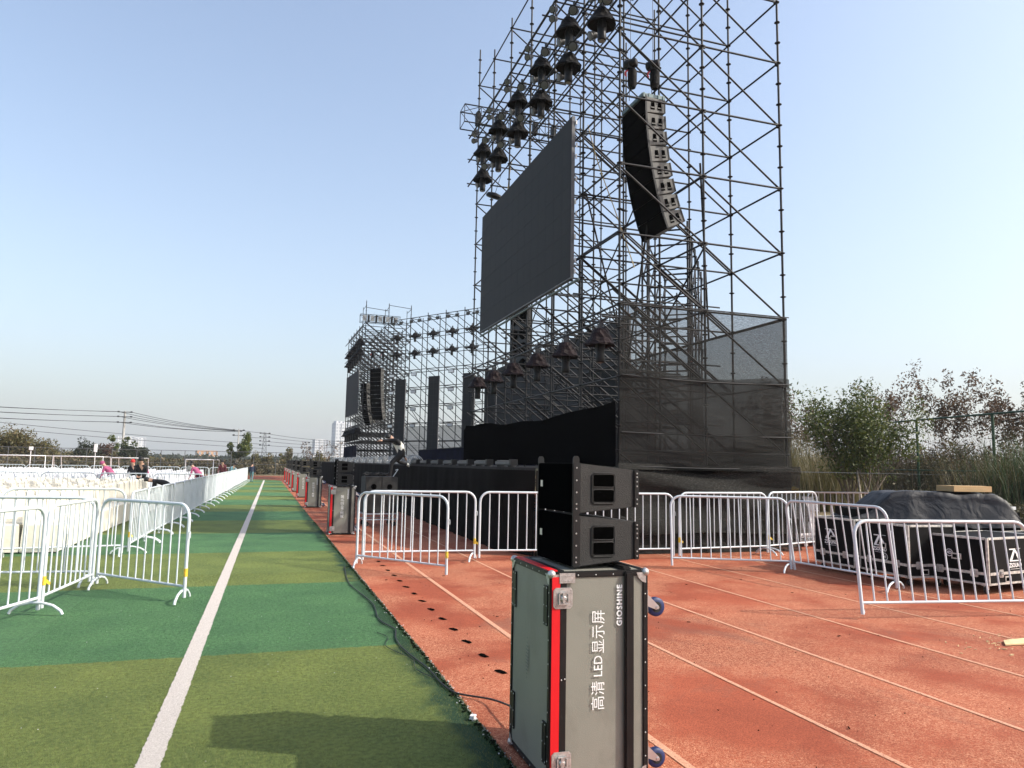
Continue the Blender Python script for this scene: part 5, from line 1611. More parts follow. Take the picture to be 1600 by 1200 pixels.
# pile under the tarpaulin
def tarp():
    cx, cy = 10.35, 9.55
    nu, nv = 60, 40
    q = random.Random(21)
    prof = [(-1.45, 0.72), (-1.25, 0.86), (-1.0, 0.95), (-0.62, 1.36), (-0.4, 1.375), (0.2, 1.375), (0.92, 1.36), (1.05, 1.28), (1.22, 0.95), (1.30, 0.78)]
    def zprof(x):
        for (a, za), (b, zb) in zip(prof[:-1], prof[1:]):
            za -= 0.09*(za > 1.2); zb -= 0.09*(zb > 1.2)
            if a <= x <= b: return za+(zb-za)*(x-a)/(b-a)
        return prof[0][1] if x < a else prof[-1][1]
    ph = [(q.uniform(2, 9), q.uniform(-7, 7), q.uniform(0, 6), q.uniform(.3, 1)) for _ in range(9)]
    vs = []; fs = []
    for j in range(nv+1):
        v = -1+2*j/nv
        for i in range(nu+1):
            x = -1.45+2.73*i/nu
            zt = zprof(x)
            av = abs(v); y = v*0.80
            z = zt
            if av > 0.66:
                k = (av-0.66)/0.34
                z = zt-(zt-0.76)*min(1, k**0.85); y = math.copysign(0.53+0.12*k+0.02*math.sin(x*9)*k, v)
            w_ = sum(a*math.sin(fx*x+fy*v*1.5+p) for fx, fy, p, a in ph)*0.006
            w_ -= 0.035*(1-abs(math.sin(x*2.6+v*1.4)))**3+0.03*(1-abs(math.sin(x*1.9-v*2.1+1)))**4
            fold = 0.045*abs(math.sin(x*4.3+v*2.2))+0.025*abs(math.sin(x*7.1-v*3))
            vs.append((x, y-math.copysign(1, v)*fold*0.6 if av > .66 else y, z+w_))
    for j in range(nv):
        for i in range(nu): a = j*(nu+1)+i; fs.append((a, a+1, a+nu+2, a+nu+1))
    mb = MB(); mb.add(vs, fs, True)
    return mb.build('tarpaulin', 'tarp', None, (cx, cy, 0), R(-28))
tag(tarp(), 'dark wrinkled tarpaulin thrown over equipment behind the black cases', 'tarpaulin')
t = thing('covered_crates', 'dark crates hidden under the tarpaulin', 'crates', (10.35, 9.55, 0), R(-28))
mb = MB(); mb.box((0.0, 0, 0.5), (2.5, 0.95, 0.98)); mb.box((0.25, 0, 1.08), (1.45, 0.85, 0.34)); mb.build('crate', 'board_black', t)
t = thing('cardboard_box', 'flat brown cardboard box lying on top of the tarpaulin', 'box', (10.82, 9.16, 1.295), R(-12))
mb = MB(); mb.bbox((0, 0, 0.048), (0.66, 0.42, 0.092), 0.003); mb.build('carton', 'cardboard', t)
mb = MB()
for i in range(14): mb.box((-0.22+i*0.034, -0.2106, 0.05), (0.022, 0.001, 0.010))
mb.box((0.0, 0, 0.0955), (0.66, 0.05, 0.002)); mb.build('print_and_tape', 'rope_tan', t)
t = thing('caged_tote', 'white plastic liquid tote in a metal cage beside the net', 'liquid tote', (10.78, 13.35, 0), R(3))
mb = MB(); mb.bbox((0, 0, 0.60), (0.66, 0.86, 0.86), 0.06); mb.build('tank', 'tote_plastic', t)
mb = MB()
for z in (0.14, 0.34, 0.54, 0.74, 0.94, 1.03): mb.path([(-0.36, -0.46, z), (0.36, -0.46, z), (0.36, 0.46, z), (-0.36, 0.46, z)], 0.010, 6, closed=True)
for x in np.linspace(-0.36, 0.36, 5):
    for y in (-0.462, 0.462): mb.tube((x, y, 0.12), (x, y, 1.03), 0.009, 6)
for y in np.linspace(-0.3, 0.3, 4):
    for x in (-0.362, 0.362): mb.tube((x, y, 0.12), (x, y, 1.03), 0.009, 6)
mb.build('cage', 'alu_bright', t)
mb = MB(); mb.box((0, 0, 0.10), (0.74, 0.94, 0.03))
for x in (-0.3, 0, 0.3): mb.box((x, 0, 0.045), (0.09, 0.9, 0.075))
mb.build('pallet', 'alu_bright', t)
mb = MB(); mb.lathe([(0.09, 0), (0.09, 0.04), (0.07, 0.05)], (0.05, 0, 1.03), 16); mb.build('lid', 'tote_plastic', t)
mb = MB(); mb.path([(-0.02, 0, 0), (0.02, 0, 0.10), (0.0, 0, 0.16), (-0.07, 0, 0.19), (-0.15, 0.0, 0.17)], [0.05, 0.055, 0.06, 0.05, 0.035], 10)
tag(mb.build('pipe_elbow', 'glove_yellow', None, (10.62, 12.95, 1.02)), 'yellow bent pipe piece sticking up from the caged tote', 'pipe')
t = thing('timber_rail', 'short white timber trestle rail at the right behind the tarpaulin', 'trestle', (14.9, 12.6, 0), R(-8))
mb = MB(); mb.box((0, 0, 0.82), (2.6, 0.05, 0.07)); mb.build('top_bar', 'goal_white', t)
for x in (-0.9, 0.35):
    mb = MB(); mb.box((x, 0, 0.46), (0.07, 0.07, 0.92)); mb.box((x+0.10, 0, 0.70), (0.04, 0.04, 0.28), Matrix.Rotation(0.7, 3, 'Y')); mb.box((x-0.10, 0, 0.70), (0.04, 0.04, 0.28), Matrix.Rotation(-0.7, 3, 'Y')); mb.build('leg', 'goal_white', t)

# scraps on the track
t = thing('broken_board', 'pale broken wooden board lying on the track at the right edge', 'board', (7.08, 5.27, -0.018), R(2))
mb = MB(); mb.add([(-0.45, 0.0, 0.02), (0.5, -0.10, 0.02), (0.5, 0.14, 0.02), (-0.30, 0.13, 0.02), (-0.45, 0.0, 0.032), (0.5, -0.10, 0.036), (0.5, 0.14, 0.036), (-0.30, 0.13, 0.032)], [(0, 3, 2, 1), (4, 5, 6, 7), (0, 1, 5, 4), (1, 2, 6, 5), (2, 3, 7, 6), (3, 0, 4, 7)])
mb.build('sheet', 'wood_plank', t)
q = random.Random(31)
mb = MB()
for i in range(60):
    x = 6.4+q.gauss(0.35, 0.35); y = 5.25+q.gauss(0, 0.18)
    s = q.uniform(0.004, 0.018); a = q.uniform(0, 3.1)
    mb.box((x, y, 0.004), (s*2, s*q.uniform(.2, .6), q.uniform(0.004, 0.012)), Matrix.Rotation(a, 3, 'Z'))
tag(mb.build('wood_splinters', 'wood_plank'), 'scattered wood splinters around the broken board', 'splinters', kind='stuff')
mb = MB()
for i in range(260):
    x = q.uniform(1.5, 9); y = q.uniform(3.3, 11)
    s = q.uniform(0.002, 0.007) if i % 12 else 0.018; a = q.uniform(0, 3.1)
    mb.box((x, y, 0.002), (s*2, s*q.uniform(.2, .7), 0.005), Matrix.Rotation(a, 3, 'Z'))
tag(mb.build('track_debris', 'dirt_dark'), 'small dark leaf and dirt crumbs scattered over the track', 'debris', kind='stuff')
mb = MB()
for i in range(95):
    y = q.uniform(3.4, 9); x = edge_x(y)+q.gauss(-0.01, 0.03) if i < 40 else q.uniform(-1.5, 1.2)
    s = q.uniform(0.001, 0.003) if i >= 40 else q.uniform(0.002, 0.006)
    mb.box((x, y, 0.007), (s*2, s, s), Matrix.Rotation(q.uniform(0, 3), 3, 'Z'))
tag(mb.build('pale_crumbs', 'plastic_litter'), 'pale crumbs of gravel and glue along the torn turf edge', 'crumbs', kind='stuff')
for (x, y, lb) in ((1.30, 4.62, 'crumpled white tissue at the turf edge near the cable'), (6.5, 6.85, 'small crushed clear cup on the track before the right barrier')):
    mb = MB(); mb.lathe([(0.016, 0.0), (0.022, 0.01), (0.016, 0.022), (0.019, 0.032)], (0, 0, 0), 9)
    mb.v = [(a+q.uniform(-.007, .007), b+q.uniform(-.007, .007), c+q.uniform(-.004, .004)) for a, b, c in mb.v]
    tag(mb.build('litter', 'plastic_litter', None, (x, y, 0.0)), lb, 'litter')

# ------------------------------------------------------------------ fences
t = thing('green_fence', 'tall green wire fence behind the cases, rising to the right', 'fence', (0, 0, 0))
P = [Vector((32.6, 43.5, 0)), Vector((32.2, 40.0, 0)), Vector((30.0, 30.6, 0)), Vector((28.2, 26.1, 0)), Vector((27.3, 22.1, 0)), Vector((26.2, 17.5, 0))]
line = [Vector((34.3, 52, 0)), Vector((32.6, 43.5, 0)), Vector((30.4, 34.7, 0)), Vector((29.0, 30.3, 0)), Vector((27.95, 25.9, 0)), Vector((27.2, 21.6, 0)), Vector((26.4, 17.2, 0)), Vector((25.6, 12.8, 0))]
for p in line:
    mb = MB(); mb.tube(p, p+Vector((0, 0, 3.98)), 0.055, 10); mb.build('post', 'green_post', t)
for z in (3.95, 1.68, 0.1):
    mb = MB()
    for a, b in zip(line[:-1], line[1:]): mb.tube(a+Vector((0, 0, z)), b+Vector((0, 0, z)), 0.04 if z > 3 else 0.03, 8)
    mb.build('rail', 'green_post', t)
mb = MB()
for a, b in zip(line[:-1], line[1:]): mb.add([a+Vector((0, 0, 0.1)), b+Vector((0, 0, 0.1)), b+Vector((0, 0, 3.95)), a+Vector((0, 0, 3.95))], [(0, 1, 2, 3)])
mb.build('wire_mesh', 'chain_link_green', t)
t = thing('far_fence', 'dark wire fence across the far end of the field', 'fence', (0, 0, 0))
for x in np.arange(-42, 16, 2.25):
    mb = MB(); mb.tube((x, 83, 0), (x, 83, 2.42), 0.035, 6); mb.build('post', 'far_post', t)
mb = MB(); mb.tube((-42, 83, 2.40), (15.5, 83, 2.40), 0.03, 6); mb.tube((-42, 83, 1.12), (15.5, 83, 1.12), 0.022, 6); mb.build('rail', 'far_post', t)
mb = MB(); mb.add([(-42, 83.01, 0), (15.5, 83.01, 0), (15.5, 83.01, 2.4), (-42, 83.01, 2.4)], [(0, 1, 2, 3)]); mb.build('wire_mesh', 'chain_link', t)

# football goals
def goal(x0, x1, y, h, label):
    t = thing('football_goal', label, 'goal', (0, 0, 0), 0, 'small goals at the far side of the field')
    mb = MB(); mb.path([(x0, y, 0), (x0, y, h), (x1, y, h), (x1, y, 0)], 0.05, 8)
    mb.build('frame', 'goal_white', t)
    mb = MB()
    for x in (x0, x1): mb.path([(x, y, h), (x+0.4, y+0.8, h), (x+0.4, y+1.4, 0)], 0.025, 6)
    mb.build('back_stay', 'goal_white', t)
goal(-21.9, -17.55, 70, 1.6, 'white football goal at the far left picture edge')
goal(-17.0, -13.3, 70, 1.6, 'white football goal second from the left, before the reddish bushes')
goal(-12.65, -10.35, 70, 1.55, 'narrow white football goal before the round dark bush')
goal(-6.85, -4.6, 70, 1.52, 'white football goal nearest the end of the barrier row')

# ------------------------------------------------------------------ poles and wires
def pole(x, y, h, arms, label, armw=2.4, r=0.16, lattice=False):
    t = thing('power_pole', label, 'power pole', (x, y, 0))
    if lattice:
        mb = MB()
        for sx in (-1, 1):
            for sy in (-1, 1): mb.tube((sx*0.6, sy*0.6, 0), (sx*0.15, sy*0.15, h), 0.05, 5)
        n = 9
        for i in range(n):
            z = h*i/n; z2 = h*(i+1)/n; w1 = 0.6-0.45*i/n; w2 = 0.6-0.45*(i+1)/n
            mb.tube((-w1, -w1, z), (w2, -w2, z2), 0.03, 4); mb.tube((w1, -w1, z), (-w2, -w2, z2), 0.03, 4)
        mb.build('lattice_mast', 'far_post', t)
    else:
        mb = MB(); mb.tube((0, 0, -1), (0, 0, h), r, 10, r*0.62); mb.build('mast', 'concrete', t)
    for z in arms:
        mb = MB(); mb.box((0, 0, z), (armw, 0.09, 0.09)); mb.build('crossarm', 'far_post', t)
        for s in (-1, 1):
            mb = MB(); mb.lathe([(0.05, -0.18), (0.12, -0.12), (0.12, 0.12), (0.05, 0.18)], (s*armw*0.46, 0, z+0.05), 8, Matrix.Rotation(PI/2, 3, 'Y')); mb.build('insulator', 'wire_dark', t)
    return t
pole(-22.1, 130, 8.9, (8.75, 8.0, 7.1), 'concrete power pole with three crossarms left of centre', 2.0, 0.24)
pole(-4.75, 125, 6.4, (6.2, 5.4), 'dark power pole rising behind the young tree', 1.6, 0.14)
pole(-0.9, 150, 6.9, (6.7, 6.0, 5.2, 4.4), 'lattice mast with four crossarms on the skyline', 1.8, lattice=True)
pole(7.3, 155, 5.4, (5.2,), 'thin pole on the skyline right of the lattice mast', 0.8, 0.10)
pole(14.5, 160, 6.0, (5.8, 5.0), 'faint power pole beside the tall apartment tower', 1.4, 0.12)
def wire(a, b, sag, label, n=14):
    a = Vector(a); b = Vector(b)
    pts = [a.lerp(b, i/n)-Vector((0, 0, sag*4*(i/n)*(1-i/n))) for i in range(n+1)]
    mb = MB(); mb.path(pts, 0.035, 4, cap=False)
    tag(mb.build('power_line', 'wire_dark'), label, 'power line', 'power lines over the skyline')
for s, side in ((-0.9, 'left'), (0.9, 'right')):
    for z, hh in ((8.8, 'top'), (8.05, 'middle'), (7.15, 'bottom')):
        wire((-22.1+s, 130, z), (-62+s, 122, z+0.9), 0.5, 'power line running left from the %s crossarm, %s side' % (hh, side))
        wire((-22.1+s, 130, z), (-4.75+s*0.6, 125, 5.3+z*0.1), 0.35, 'power line running right from the %s crossarm, %s side' % (hh, side))
wire((-62, 118, 8.6), (-0.9, 150, 4.6), 0.6, 'long low power line crossing below the crossarms')
wire((-62, 118, 7.7), (-0.9, 150, 3.8), 0.6, 'lowest long power line crossing the left skyline')
for k, z in enumerate((6.3, 5.4)):
    wire((-4.75, 125, z), (-0.9, 150, 6.8-k), 0.1, 'short power line between the two central masts, %s' % ('upper' if k == 0 else 'lower'))
for k, z in enumerate((6.7, 6.0, 5.2, 4.4)):
    wire((-0.9, 150, z), (14.5, 160, 5.8-k*0.4), 0.25, 'power line from the lattice mast to the right, %s down' % ('first', 'second', 'third', 'fourth')[k])
    wire((14.5, 160, 5.8-k*0.4), (60, 170, 5.5-k*0.3), 0.3, 'faint power line passing behind the far tower, %s down' % ('first', 'second', 'third', 'fourth')[k])

# small lamp posts by the far fence
for (x, y, h, lb) in ((-18.9, 71, 2.35, 'thin white post with a small lamp at the far left'), (-16.3, 82, 2.6, 'white post with a small cabinet on the far fence')):
    t = thing('lamp_post', lb, 'lamp post', (x, y, 0))
    mb = MB(); mb.tube((0, 0, 0), (0, 0, h), 0.035, 8); mb.build('pole', 'goal_white', t)
    mb = MB(); mb.bbox((0, 0, h-0.15), (0.28, 0.2, 0.3 if x < -17 else 0.8), 0.02); mb.build('lamp_head', 'goal_white', t)

# ------------------------------------------------------------------ far buildings
def building(x, y, w_, d, h, label, floors, cols, matn='facade', roofbits=True, crown=None):
    t = thing('apartment_block', label, 'building', (x, y, -3), R(12))
    mb = MB(); mb.box((0, 0, (h+3)/2), (w_, d, h+3))
    if crown:
        for k in range(crown): mb.box((-w_/2+w_*(k+0.5)/crown, 0, h+3+1.2), (w_/crown*0.55, d*0.7, 2.4))
    mb.build('wall', matn, t)
    w1 = MB(); w1.box((0, 0, 0), (w_/cols*0.5, 0.1, h/floors*0.55)); w1 = w1.mesh('window', 'facade_window')
    w2 = MB(); w2.box((0, 0, 0), (0.1, d/cols*0.5, h/floors*0.55)); w2 = w2.mesh('window', 'facade_window')
    for f in range(floors):
        for c in range(cols):
            link('window', w1, t, (-w_/2+w_*(c+0.5)/cols, -d/2-0.05, 3+h*(f+0.5)/floors))
            link('window', w2, t, (-w_/2-0.05, -d/2+d*(c+0.5)/cols, 3+h*(f+0.5)/floors))
    pr = MB()
    for c in range(0, cols+1, 2): pr.box((-w_/2+w_*c/cols, -d/2-0.35, (h+3)/2), (w_*0.03, 0.7, h+2.6))
    pr.build('pilaster', matn, t)
building(79, 900, 14, 16, 47, 'pale tall apartment tower fading in the haze beside the distant tower', 12, 4, crown=3)
building(88, 905, 9, 16, 46, 'second pale tall apartment tower, right wing close behind the first', 12, 3, crown=2)
building(57, 900, 15, 12, 27, 'lower hazy block left of the tall apartment tower', 9, 5)
building(-120, 720, 13, 12, 20, 'faint hazy tower low on the left skyline', 10, 4)
building(-113, 735, 12, 12, 19.5, 'faint hazy slab beside the left skyline tower', 10, 4)
building(-36, 480, 11, 10, 6.5, 'low orange topped building on the left skyline', 2, 4, 'facade_orange')
building(-24, 480, 18, 10, 3.0, 'long low white building beside the orange one', 1, 7)
building(-70, 500, 22, 10, 2.6, 'long low pale shed on the left skyline', 1, 8)
building(40, 520, 26, 10, 5, 'low pale factory roofs behind the far fence', 2, 8)

# ------------------------------------------------------------------ vegetation
def leaf_tris(centers, rad, n, size, seed, up=0.0, flat=1.0):
    """leaf quads (two triangles as kites) around clump centres"""
    g = np.random.default_rng(seed)
    idx = g.integers(0, len(centers), n)
    c = np.array(centers)[idx]; r = np.array(rad)[idx]
    d = g.normal(0, 1, (n, 3)); d /= np.linalg.norm(d, axis=1)[:, None]
    p = c+d*(r*(0.35+0.65*g.random(n)**0.5))[:, None]*np.array([1, 1, flat])
    a = g.normal(0, 1, (n, 3)); a[:, 2] += up; a /= np.linalg.norm(a, axis=1)[:, None]
    b = np.cross(a, g.normal(0, 1, (n, 3))); b /= np.linalg.norm(b, axis=1)[:, None]
    s = size*(0.5+g.random(n))[:, None]
    q0 = p-a*s; q1 = p+b*s*0.42; q2 = p+a*s; q3 = p-b*s*0.42
    return np.stack([q0, q1, q2, q3], 1)
def quad_mesh(name, qs, matn):
    n = len(qs); me = bpy.data.meshes.new(name)
    me.vertices.add(n*4); me.loops.add(n*4); me.polygons.add(n)
    me.vertices.foreach_set('co', qs.reshape(-1).astype(np.float32))
    me.loops.foreach_set('vertex_index', np.arange(n*4, dtype=np.int32))
    me.polygons.foreach_set('loop_start', np.arange(0, n*4, 4, dtype=np.int32))
    me.update(calc_edges=True)
    me.materials.append(MATS[matn]); return me
def grow(mb, p, d, L, r, depth, q, tips, spread=0.5, nb=3, upb=0.25, seg=3):
    pts = [p]; rad = [r]; cur = p.copy(); dd = d.copy()
    for i in range(seg):
        dd = (dd+Vector((q.gauss(0, .14), q.gauss(0, .14), upb*0.15))).normalized()
        cur = cur+dd*(L/seg); pts.append(cur.copy()); rad.append(r*(1-0.45*(i+1)/seg))
    mb.path(pts, rad, 5 if r > 0.02 else 4, cap=False)
    if depth == 0:
        tips.append(cur); return
    for k in range(nb):
        t = 0.45+0.55*(k+1)/nb
        i = min(seg, max(1, int(t*seg)))
        nd = (dd+Vector((q.gauss(0, spread), q.gauss(0, spread), q.gauss(upb, 0.25)))).normalized()
        grow(mb, pts[i], nd, L*q.uniform(.55, .8), rad[i]*0.7, depth-1, q, tips, spread, nb, upb, seg)
    tips.append(cur)
def tree(name, loc, label, H, stems, leafmat, nleaf, lsize, clump, seed, bark='bark', spread=0.5, depth=3, upb=0.3, trunk=0.45, r0=0.09, cat='tree', flat=1.0, group=None, up=0.0, nb=3, squash=None):
    q = random.Random(seed); t = thing(name, label, cat, loc, 0, group)
    mb = MB(); tips = []
    for s in range(stems):
        d = Vector((q.gauss(0, .22 if stems > 1 else .05), q.gauss(0, .22 if stems > 1 else .05), 1)).normalized()
        grow(mb, Vector((q.gauss(0, .08)*(stems > 1), q.gauss(0, .08)*(stems > 1), -0.05)), d, H*trunk, r0/(stems**0.4), depth, q, tips, spread, nb, upb)
    mz = max(p.z for p in tips); k = H*0.96/mz
    mb.v = [(x, y, z*k) for x, y, z in mb.v]
    tips = [(p.x, p.y, p.z*k) for p in tips if p.z*k > H*0.28]
    mb.build('trunk', bark, t)
    if nleaf:
        rad = [clump*q.uniform(.6, 1.3) for _ in tips]
        link('crown', quad_mesh('crown', leaf_tris(tips, rad, nleaf, lsize, seed, up, flat), leafmat), t)
    return t
# green multi-stem tree in front of the green fence
tree('leafy_tree', (18.9, 20.1, 0), 'green crowned multi-stem tree standing before the green fence', 4.75, 6, 'leaf_green', 15000, 0.055, 0.50, 41, spread=0.34, depth=3, upb=0.55, trunk=0.42, r0=0.09, flat=0.9)
mb = MB(); mb.tube((18.1, 18.9, 0), (18.8, 19.9, 1.7), 0.03, 6); mb.tube((19.0, 19.2, 0), (18.95, 20.0, 1.7), 0.03, 6)
tag(mb.build('tree_stake', 'bark_pale'), 'pale slanting stakes propping the multi-stem tree', 'stake')
# tall half-bare shrubs beyond the fence
specs = [((25.6, 33.5, 0), 6.6, 51), ((28.5, 36.0, 0), 6.0, 52), ((29.2, 33.0, 0), 5.4, 59), ((32.4, 32.4, 0), 6.6, 53), ((32.5, 29.3, 0), 7.3, 54), ((32.8, 27.6, 0), 6.6, 55), ((33.4, 25.6, 0), 5.9, 56), ((33.3, 23.4, 0), 5.6, 57), ((33.2, 20.9, 0), 5.2, 58)]
lbs = ['tall thin half-bare tree beside the net corner', 'half-bare tree behind the left side of the green crown', 'half-bare tree directly behind the green crown', 'half-bare brown tree right of the green crown', 'tallest half-bare brown tree above the green fence', 'half-bare brown tree right of the tallest one', 'half-bare brown tree above the second fence post', 'half-bare brown tree near the right picture edge', 'half-bare brown tree at the right picture edge']
for (loc, h, sd_), lb in zip(specs, lbs):
    tree('bare_tree', loc, lb, h*1.03, 5, 'leaf_dry', 2600, 0.075, 0.30, sd_, spread=0.42, depth=4, upb=0.7, trunk=0.36, r0=0.05, group='half-bare trees behind the green fence', bark='bark_pale' if sd_ % 2 else 'bark', nb=2)
tree('pale_shrub', (29.6, 25.6, 0), 'small yellow-green shrub growing behind the green fence', 3.0, 4, 'leaf_olive', 3500, 0.06, 0.35, 61, spread=0.5, depth=2, cat='shrub')
# reeds
def reeds(loc, w_, n, h, matn, label, seed):
    g = np.random.default_rng(seed); t = []
    k = 4
    for i in range(n):
        bx, by = g.normal(0, w_, 2); hh = h*g.uniform(.55, 1.1); a = g.uniform(0, 2*PI); lean = g.uniform(.1, .55)*hh
        wd = 0.012+0.01*g.random(); px = np.array([math.cos(a+PI/2), math.sin(a+PI/2), 0])*wd
        pts = []
        for j in range(k+1):
            s = j/k; pts.append(np.array([bx+math.cos(a)*lean*s**2.2, by+math.sin(a)*lean*s**2.2, hh*(s-0.22*s**3*(lean/hh)*1.8)]))
        for j in range(k):
            w0 = px*(1-j/k); w1 = px*(1-(j+1)/k*0.97)
            t.append(np.stack([pts[j]-w0, pts[j]+w0, pts[j+1]+w1, pts[j+1]-w1]))
    o = link('reed_clump', quad_mesh('reed_clump', np.array(t), matn), None, loc)
    tag(o, label, 'reeds')
reeds((21.3, 27.5, 0), 0.9, 1500, 4.1, 'reed', 'tall straw coloured reeds beside the net corner', 71)
reeds((21.6, 24.2, 0), 0.7, 900, 3.0, 'reed', 'shorter straw coloured reeds before the green tree', 72)
reeds((27.6, 19.6, 0), 1.0, 1500, 3.5, 'reed_green', 'tall green reeds at the right picture edge', 73)
reeds((26.6, 20.9, 0), 0.8, 700, 2.6, 'reed', 'straw reeds hanging over the fence near the right edge', 74)
# dense undergrowth band behind the fence (uncountable)
def band(name, pts, n, h, wdt, size, matn, label, seed, lo=0.0, powz=1.0, twig=0, cat='undergrowth'):
    g = np.random.default_rng(seed); P_ = np.array(pts, float)
    seg = g.integers(0, len(P_)-1, n); t = g.random(n)
    c = P_[seg]*(1-t)[:, None]+P_[seg+1]*t[:, None]
    hh = h*(0.72+0.28*np.sin(c[:, 0]*1.3+c[:, 1]*0.9)+0.12*np.sin(c[:, 0]*3.7+c[:, 1]*2.9))
    z = lo+hh*g.random(n)**powz
    p = np.stack([c[:, 0]+g.normal(0, wdt, n), c[:, 1]+g.normal(0, wdt, n), z], 1)
    a = g.normal(0, 1, (n, 3)); a /= np.linalg.norm(a, axis=1)[:, None]
    b = np.cross(a, g.normal(0, 1, (n, 3))); b /= np.linalg.norm(b, axis=1)[:, None]
    s = size*(0.5+g.random(n))[:, None]
    qs = np.stack([p-a*s, p+b*s*0.4, p+a*s, p-b*s*0.4], 1)
    if twig:
        i = g.integers(0, n, twig); bp = p[i].copy(); bp[:, 2] *= 0.3
        up_ = np.stack([g.normal(0, .35, twig), g.normal(0, .35, twig), np.ones(twig)], 1)*(h*0.5*(0.5+g.random(twig)))[:, None]
        w_ = np.stack([np.full(twig, .012), np.full(twig, -.012), np.zeros(twig)], 1)
        qs = np.concatenate([qs, np.stack([bp-w_, bp+w_, bp+up_+w_*.3, bp+up_-w_*.3], 1)])
    o = link(name, quad_mesh(name, qs, matn)); tag(o, label, cat, kind='stuff')
fl_ = [(p.x+1.6, p.y+0.6) for p in line]
band('undergrowth', fl_, 40000, 2.7, 0.9, 0.075, 'scrub', 'dense brown and olive undergrowth behind the green fence', 81, twig=7000, powz=1.4)
band('undergrowth', [(x+2.4, y+1.0) for x, y in fl_], 15000, 3.3, 1.0, 0.09, 'leaf_dry', 'dry brown thicket farther behind the green fence', 82, twig=5000)
band('undergrowth', [(20.5, 31), (24, 29), (24.8, 24), (24.6, 19), (24.2, 15), (23.5, 11)], 20000, 0.9, 0.6, 0.07, 'scrub', 'low weeds on the track side of the green fence', 83, twig=1500)
band('undergrowth', [(17.5, 40), (22, 37), (27, 36)], 14000, 3.0, 1.2, 0.10, 'leaf_dark', 'dark thicket behind the straw coloured reeds', 84, twig=1500)
# far end hedge and trees
band('hedge', [(-60, 88), (-30, 88), (-12, 87), (2, 88), (20, 90)], 60000, 1.55, 1.3, 0.16, 'scrub', 'brownish scrub hedge beyond the far fence', 91, twig=4000, cat='hedge')
band('hedge', [(-60, 96), (-24, 96), (-16, 97)], 26000, 2.2, 2.0, 0.18, 'leaf_olive', 'olive thicket beyond the hedge at the far left', 92, twig=1500, cat='hedge')
band('far_treeline', [(-300, 300), (-120, 330), (0, 340), (120, 330), (300, 300)], 30000, 3.0, 6.0, 1.0, 'leaf_dark', 'dark low treeline on the hazy horizon', 93, cat='treeline')
tree('far_tree', (-26.0, 92, 0), 'broad olive tree at the far left edge', 4.6, 4, 'leaf_olive', 9000, 0.13, 0.75, 101, spread=0.55, depth=3, r0=0.14)
tree('far_tree', (-24.1, 93, 0), 'lower brownish tree right of the broad olive one', 3.7, 4, 'leaf_olive', 5000, 0.13, 0.65, 109, spread=0.5, depth=3, r0=0.12)
tree('far_tree', (-19.2, 92, 0), 'small dark tree before the hazy left towers', 3.5, 3, 'leaf_dark', 2600, 0.12, 0.45, 102, spread=0.5, depth=2, r0=0.1)
tree('far_tree', (-17.7, 94, 0), 'reddish bush between the small tree and the thin tree', 2.9, 4, 'leaf_reddish', 2600, 0.12, 0.5, 103, spread=0.6, depth=2, r0=0.1)
tree('far_tree', (-16.2, 92, 0), 'thin young tree with a flat top tuft', 3.9, 1, 'leaf_green', 900, 0.13, 0.35, 104, spread=0.35, depth=2, r0=0.07, trunk=0.7)
t = thing('round_bush', 'round dark bush left of the concrete power pole', 'bush', (-14.1, 90, 0))
mb = MB()
for k in range(7):
    a = k*0.9; mb.path([(0, 0, 0), (0.3*math.cos(a), 0.3*math.sin(a), 0.8), (0.8*math.cos(a), 0.8*math.sin(a), 1.9)], [0.07, 0.05, 0.02], 5)
mb.build('trunk', 'bark', t)
cc = [(1.0*math.cos(k*2.4)*s, 1.0*math.sin(k*2.4)*s, 1.55+0.8*math.sin(k*1.7)) for k in range(16) for s in (0.5, 1.0)]
link('crown', quad_mesh('crown', leaf_tris(cc, [0.55]*len(cc), 9000, 0.11, 105), 'leaf_dark'), t)
tree('young_tree', (-3.45, 86, 0), 'young green tree beside the end of the barrier row', 4.4, 1, 'leaf_green', 2800, 0.13, 0.42, 106, bark='bark_pale', spread=0.42, depth=2, r0=0.09, trunk=0.55, nb=4)
for (x, y, h, lb, sd_) in ((1.7, 88, 2.9, 'small bushy tree left of the thin skyline pole', 111), (4.6, 90, 3.7, 'nearly bare thin tree beside the road cases', 112), (6.6, 90, 3.9, 'bare thin tree left of the apartment tower', 113), (5.6, 89, 2.6, 'low green shrub between two bare trees', 114), (-0.6, 88, 2.1, 'low green bush under the lattice mast', 115), (-1.6, 88, 2.3, 'low bush right of the young tree', 116)):
    tree('far_tree', (x, y, 0), lb, h, 2, 'leaf_olive' if h < 3 else 'leaf_dry', 1500 if h < 3 else 260, 0.12, 0.38, sd_, spread=0.45, depth=2, r0=0.06, upb=0.5)

# ------------------------------------------------------------------ air
hz = bpy.data.materials.new('haze'); hz.use_nodes = True
hn = hz.node_tree; hn.nodes.clear()
pv = hn.nodes.new('ShaderNodeVolumePrincipled'); pv.inputs['Color'].default_value = (0.97, 0.98, 1.0, 1)
pv.inputs['Density'].default_value = 0.0003; pv.inputs['Anisotropy'].default_value = 0.2
ho = hn.nodes.new('ShaderNodeOutputMaterial'); hn.links.new(pv.outputs[0], ho.inputs['Volume'])
MATS['haze'] = hz
mb = MB(); mb.box((0, 300, 29), (2400, 2400, 62))
tag(mb.build('haze', 'haze'), 'pale haze in the air over the whole field', 'haze', kind='stuff')

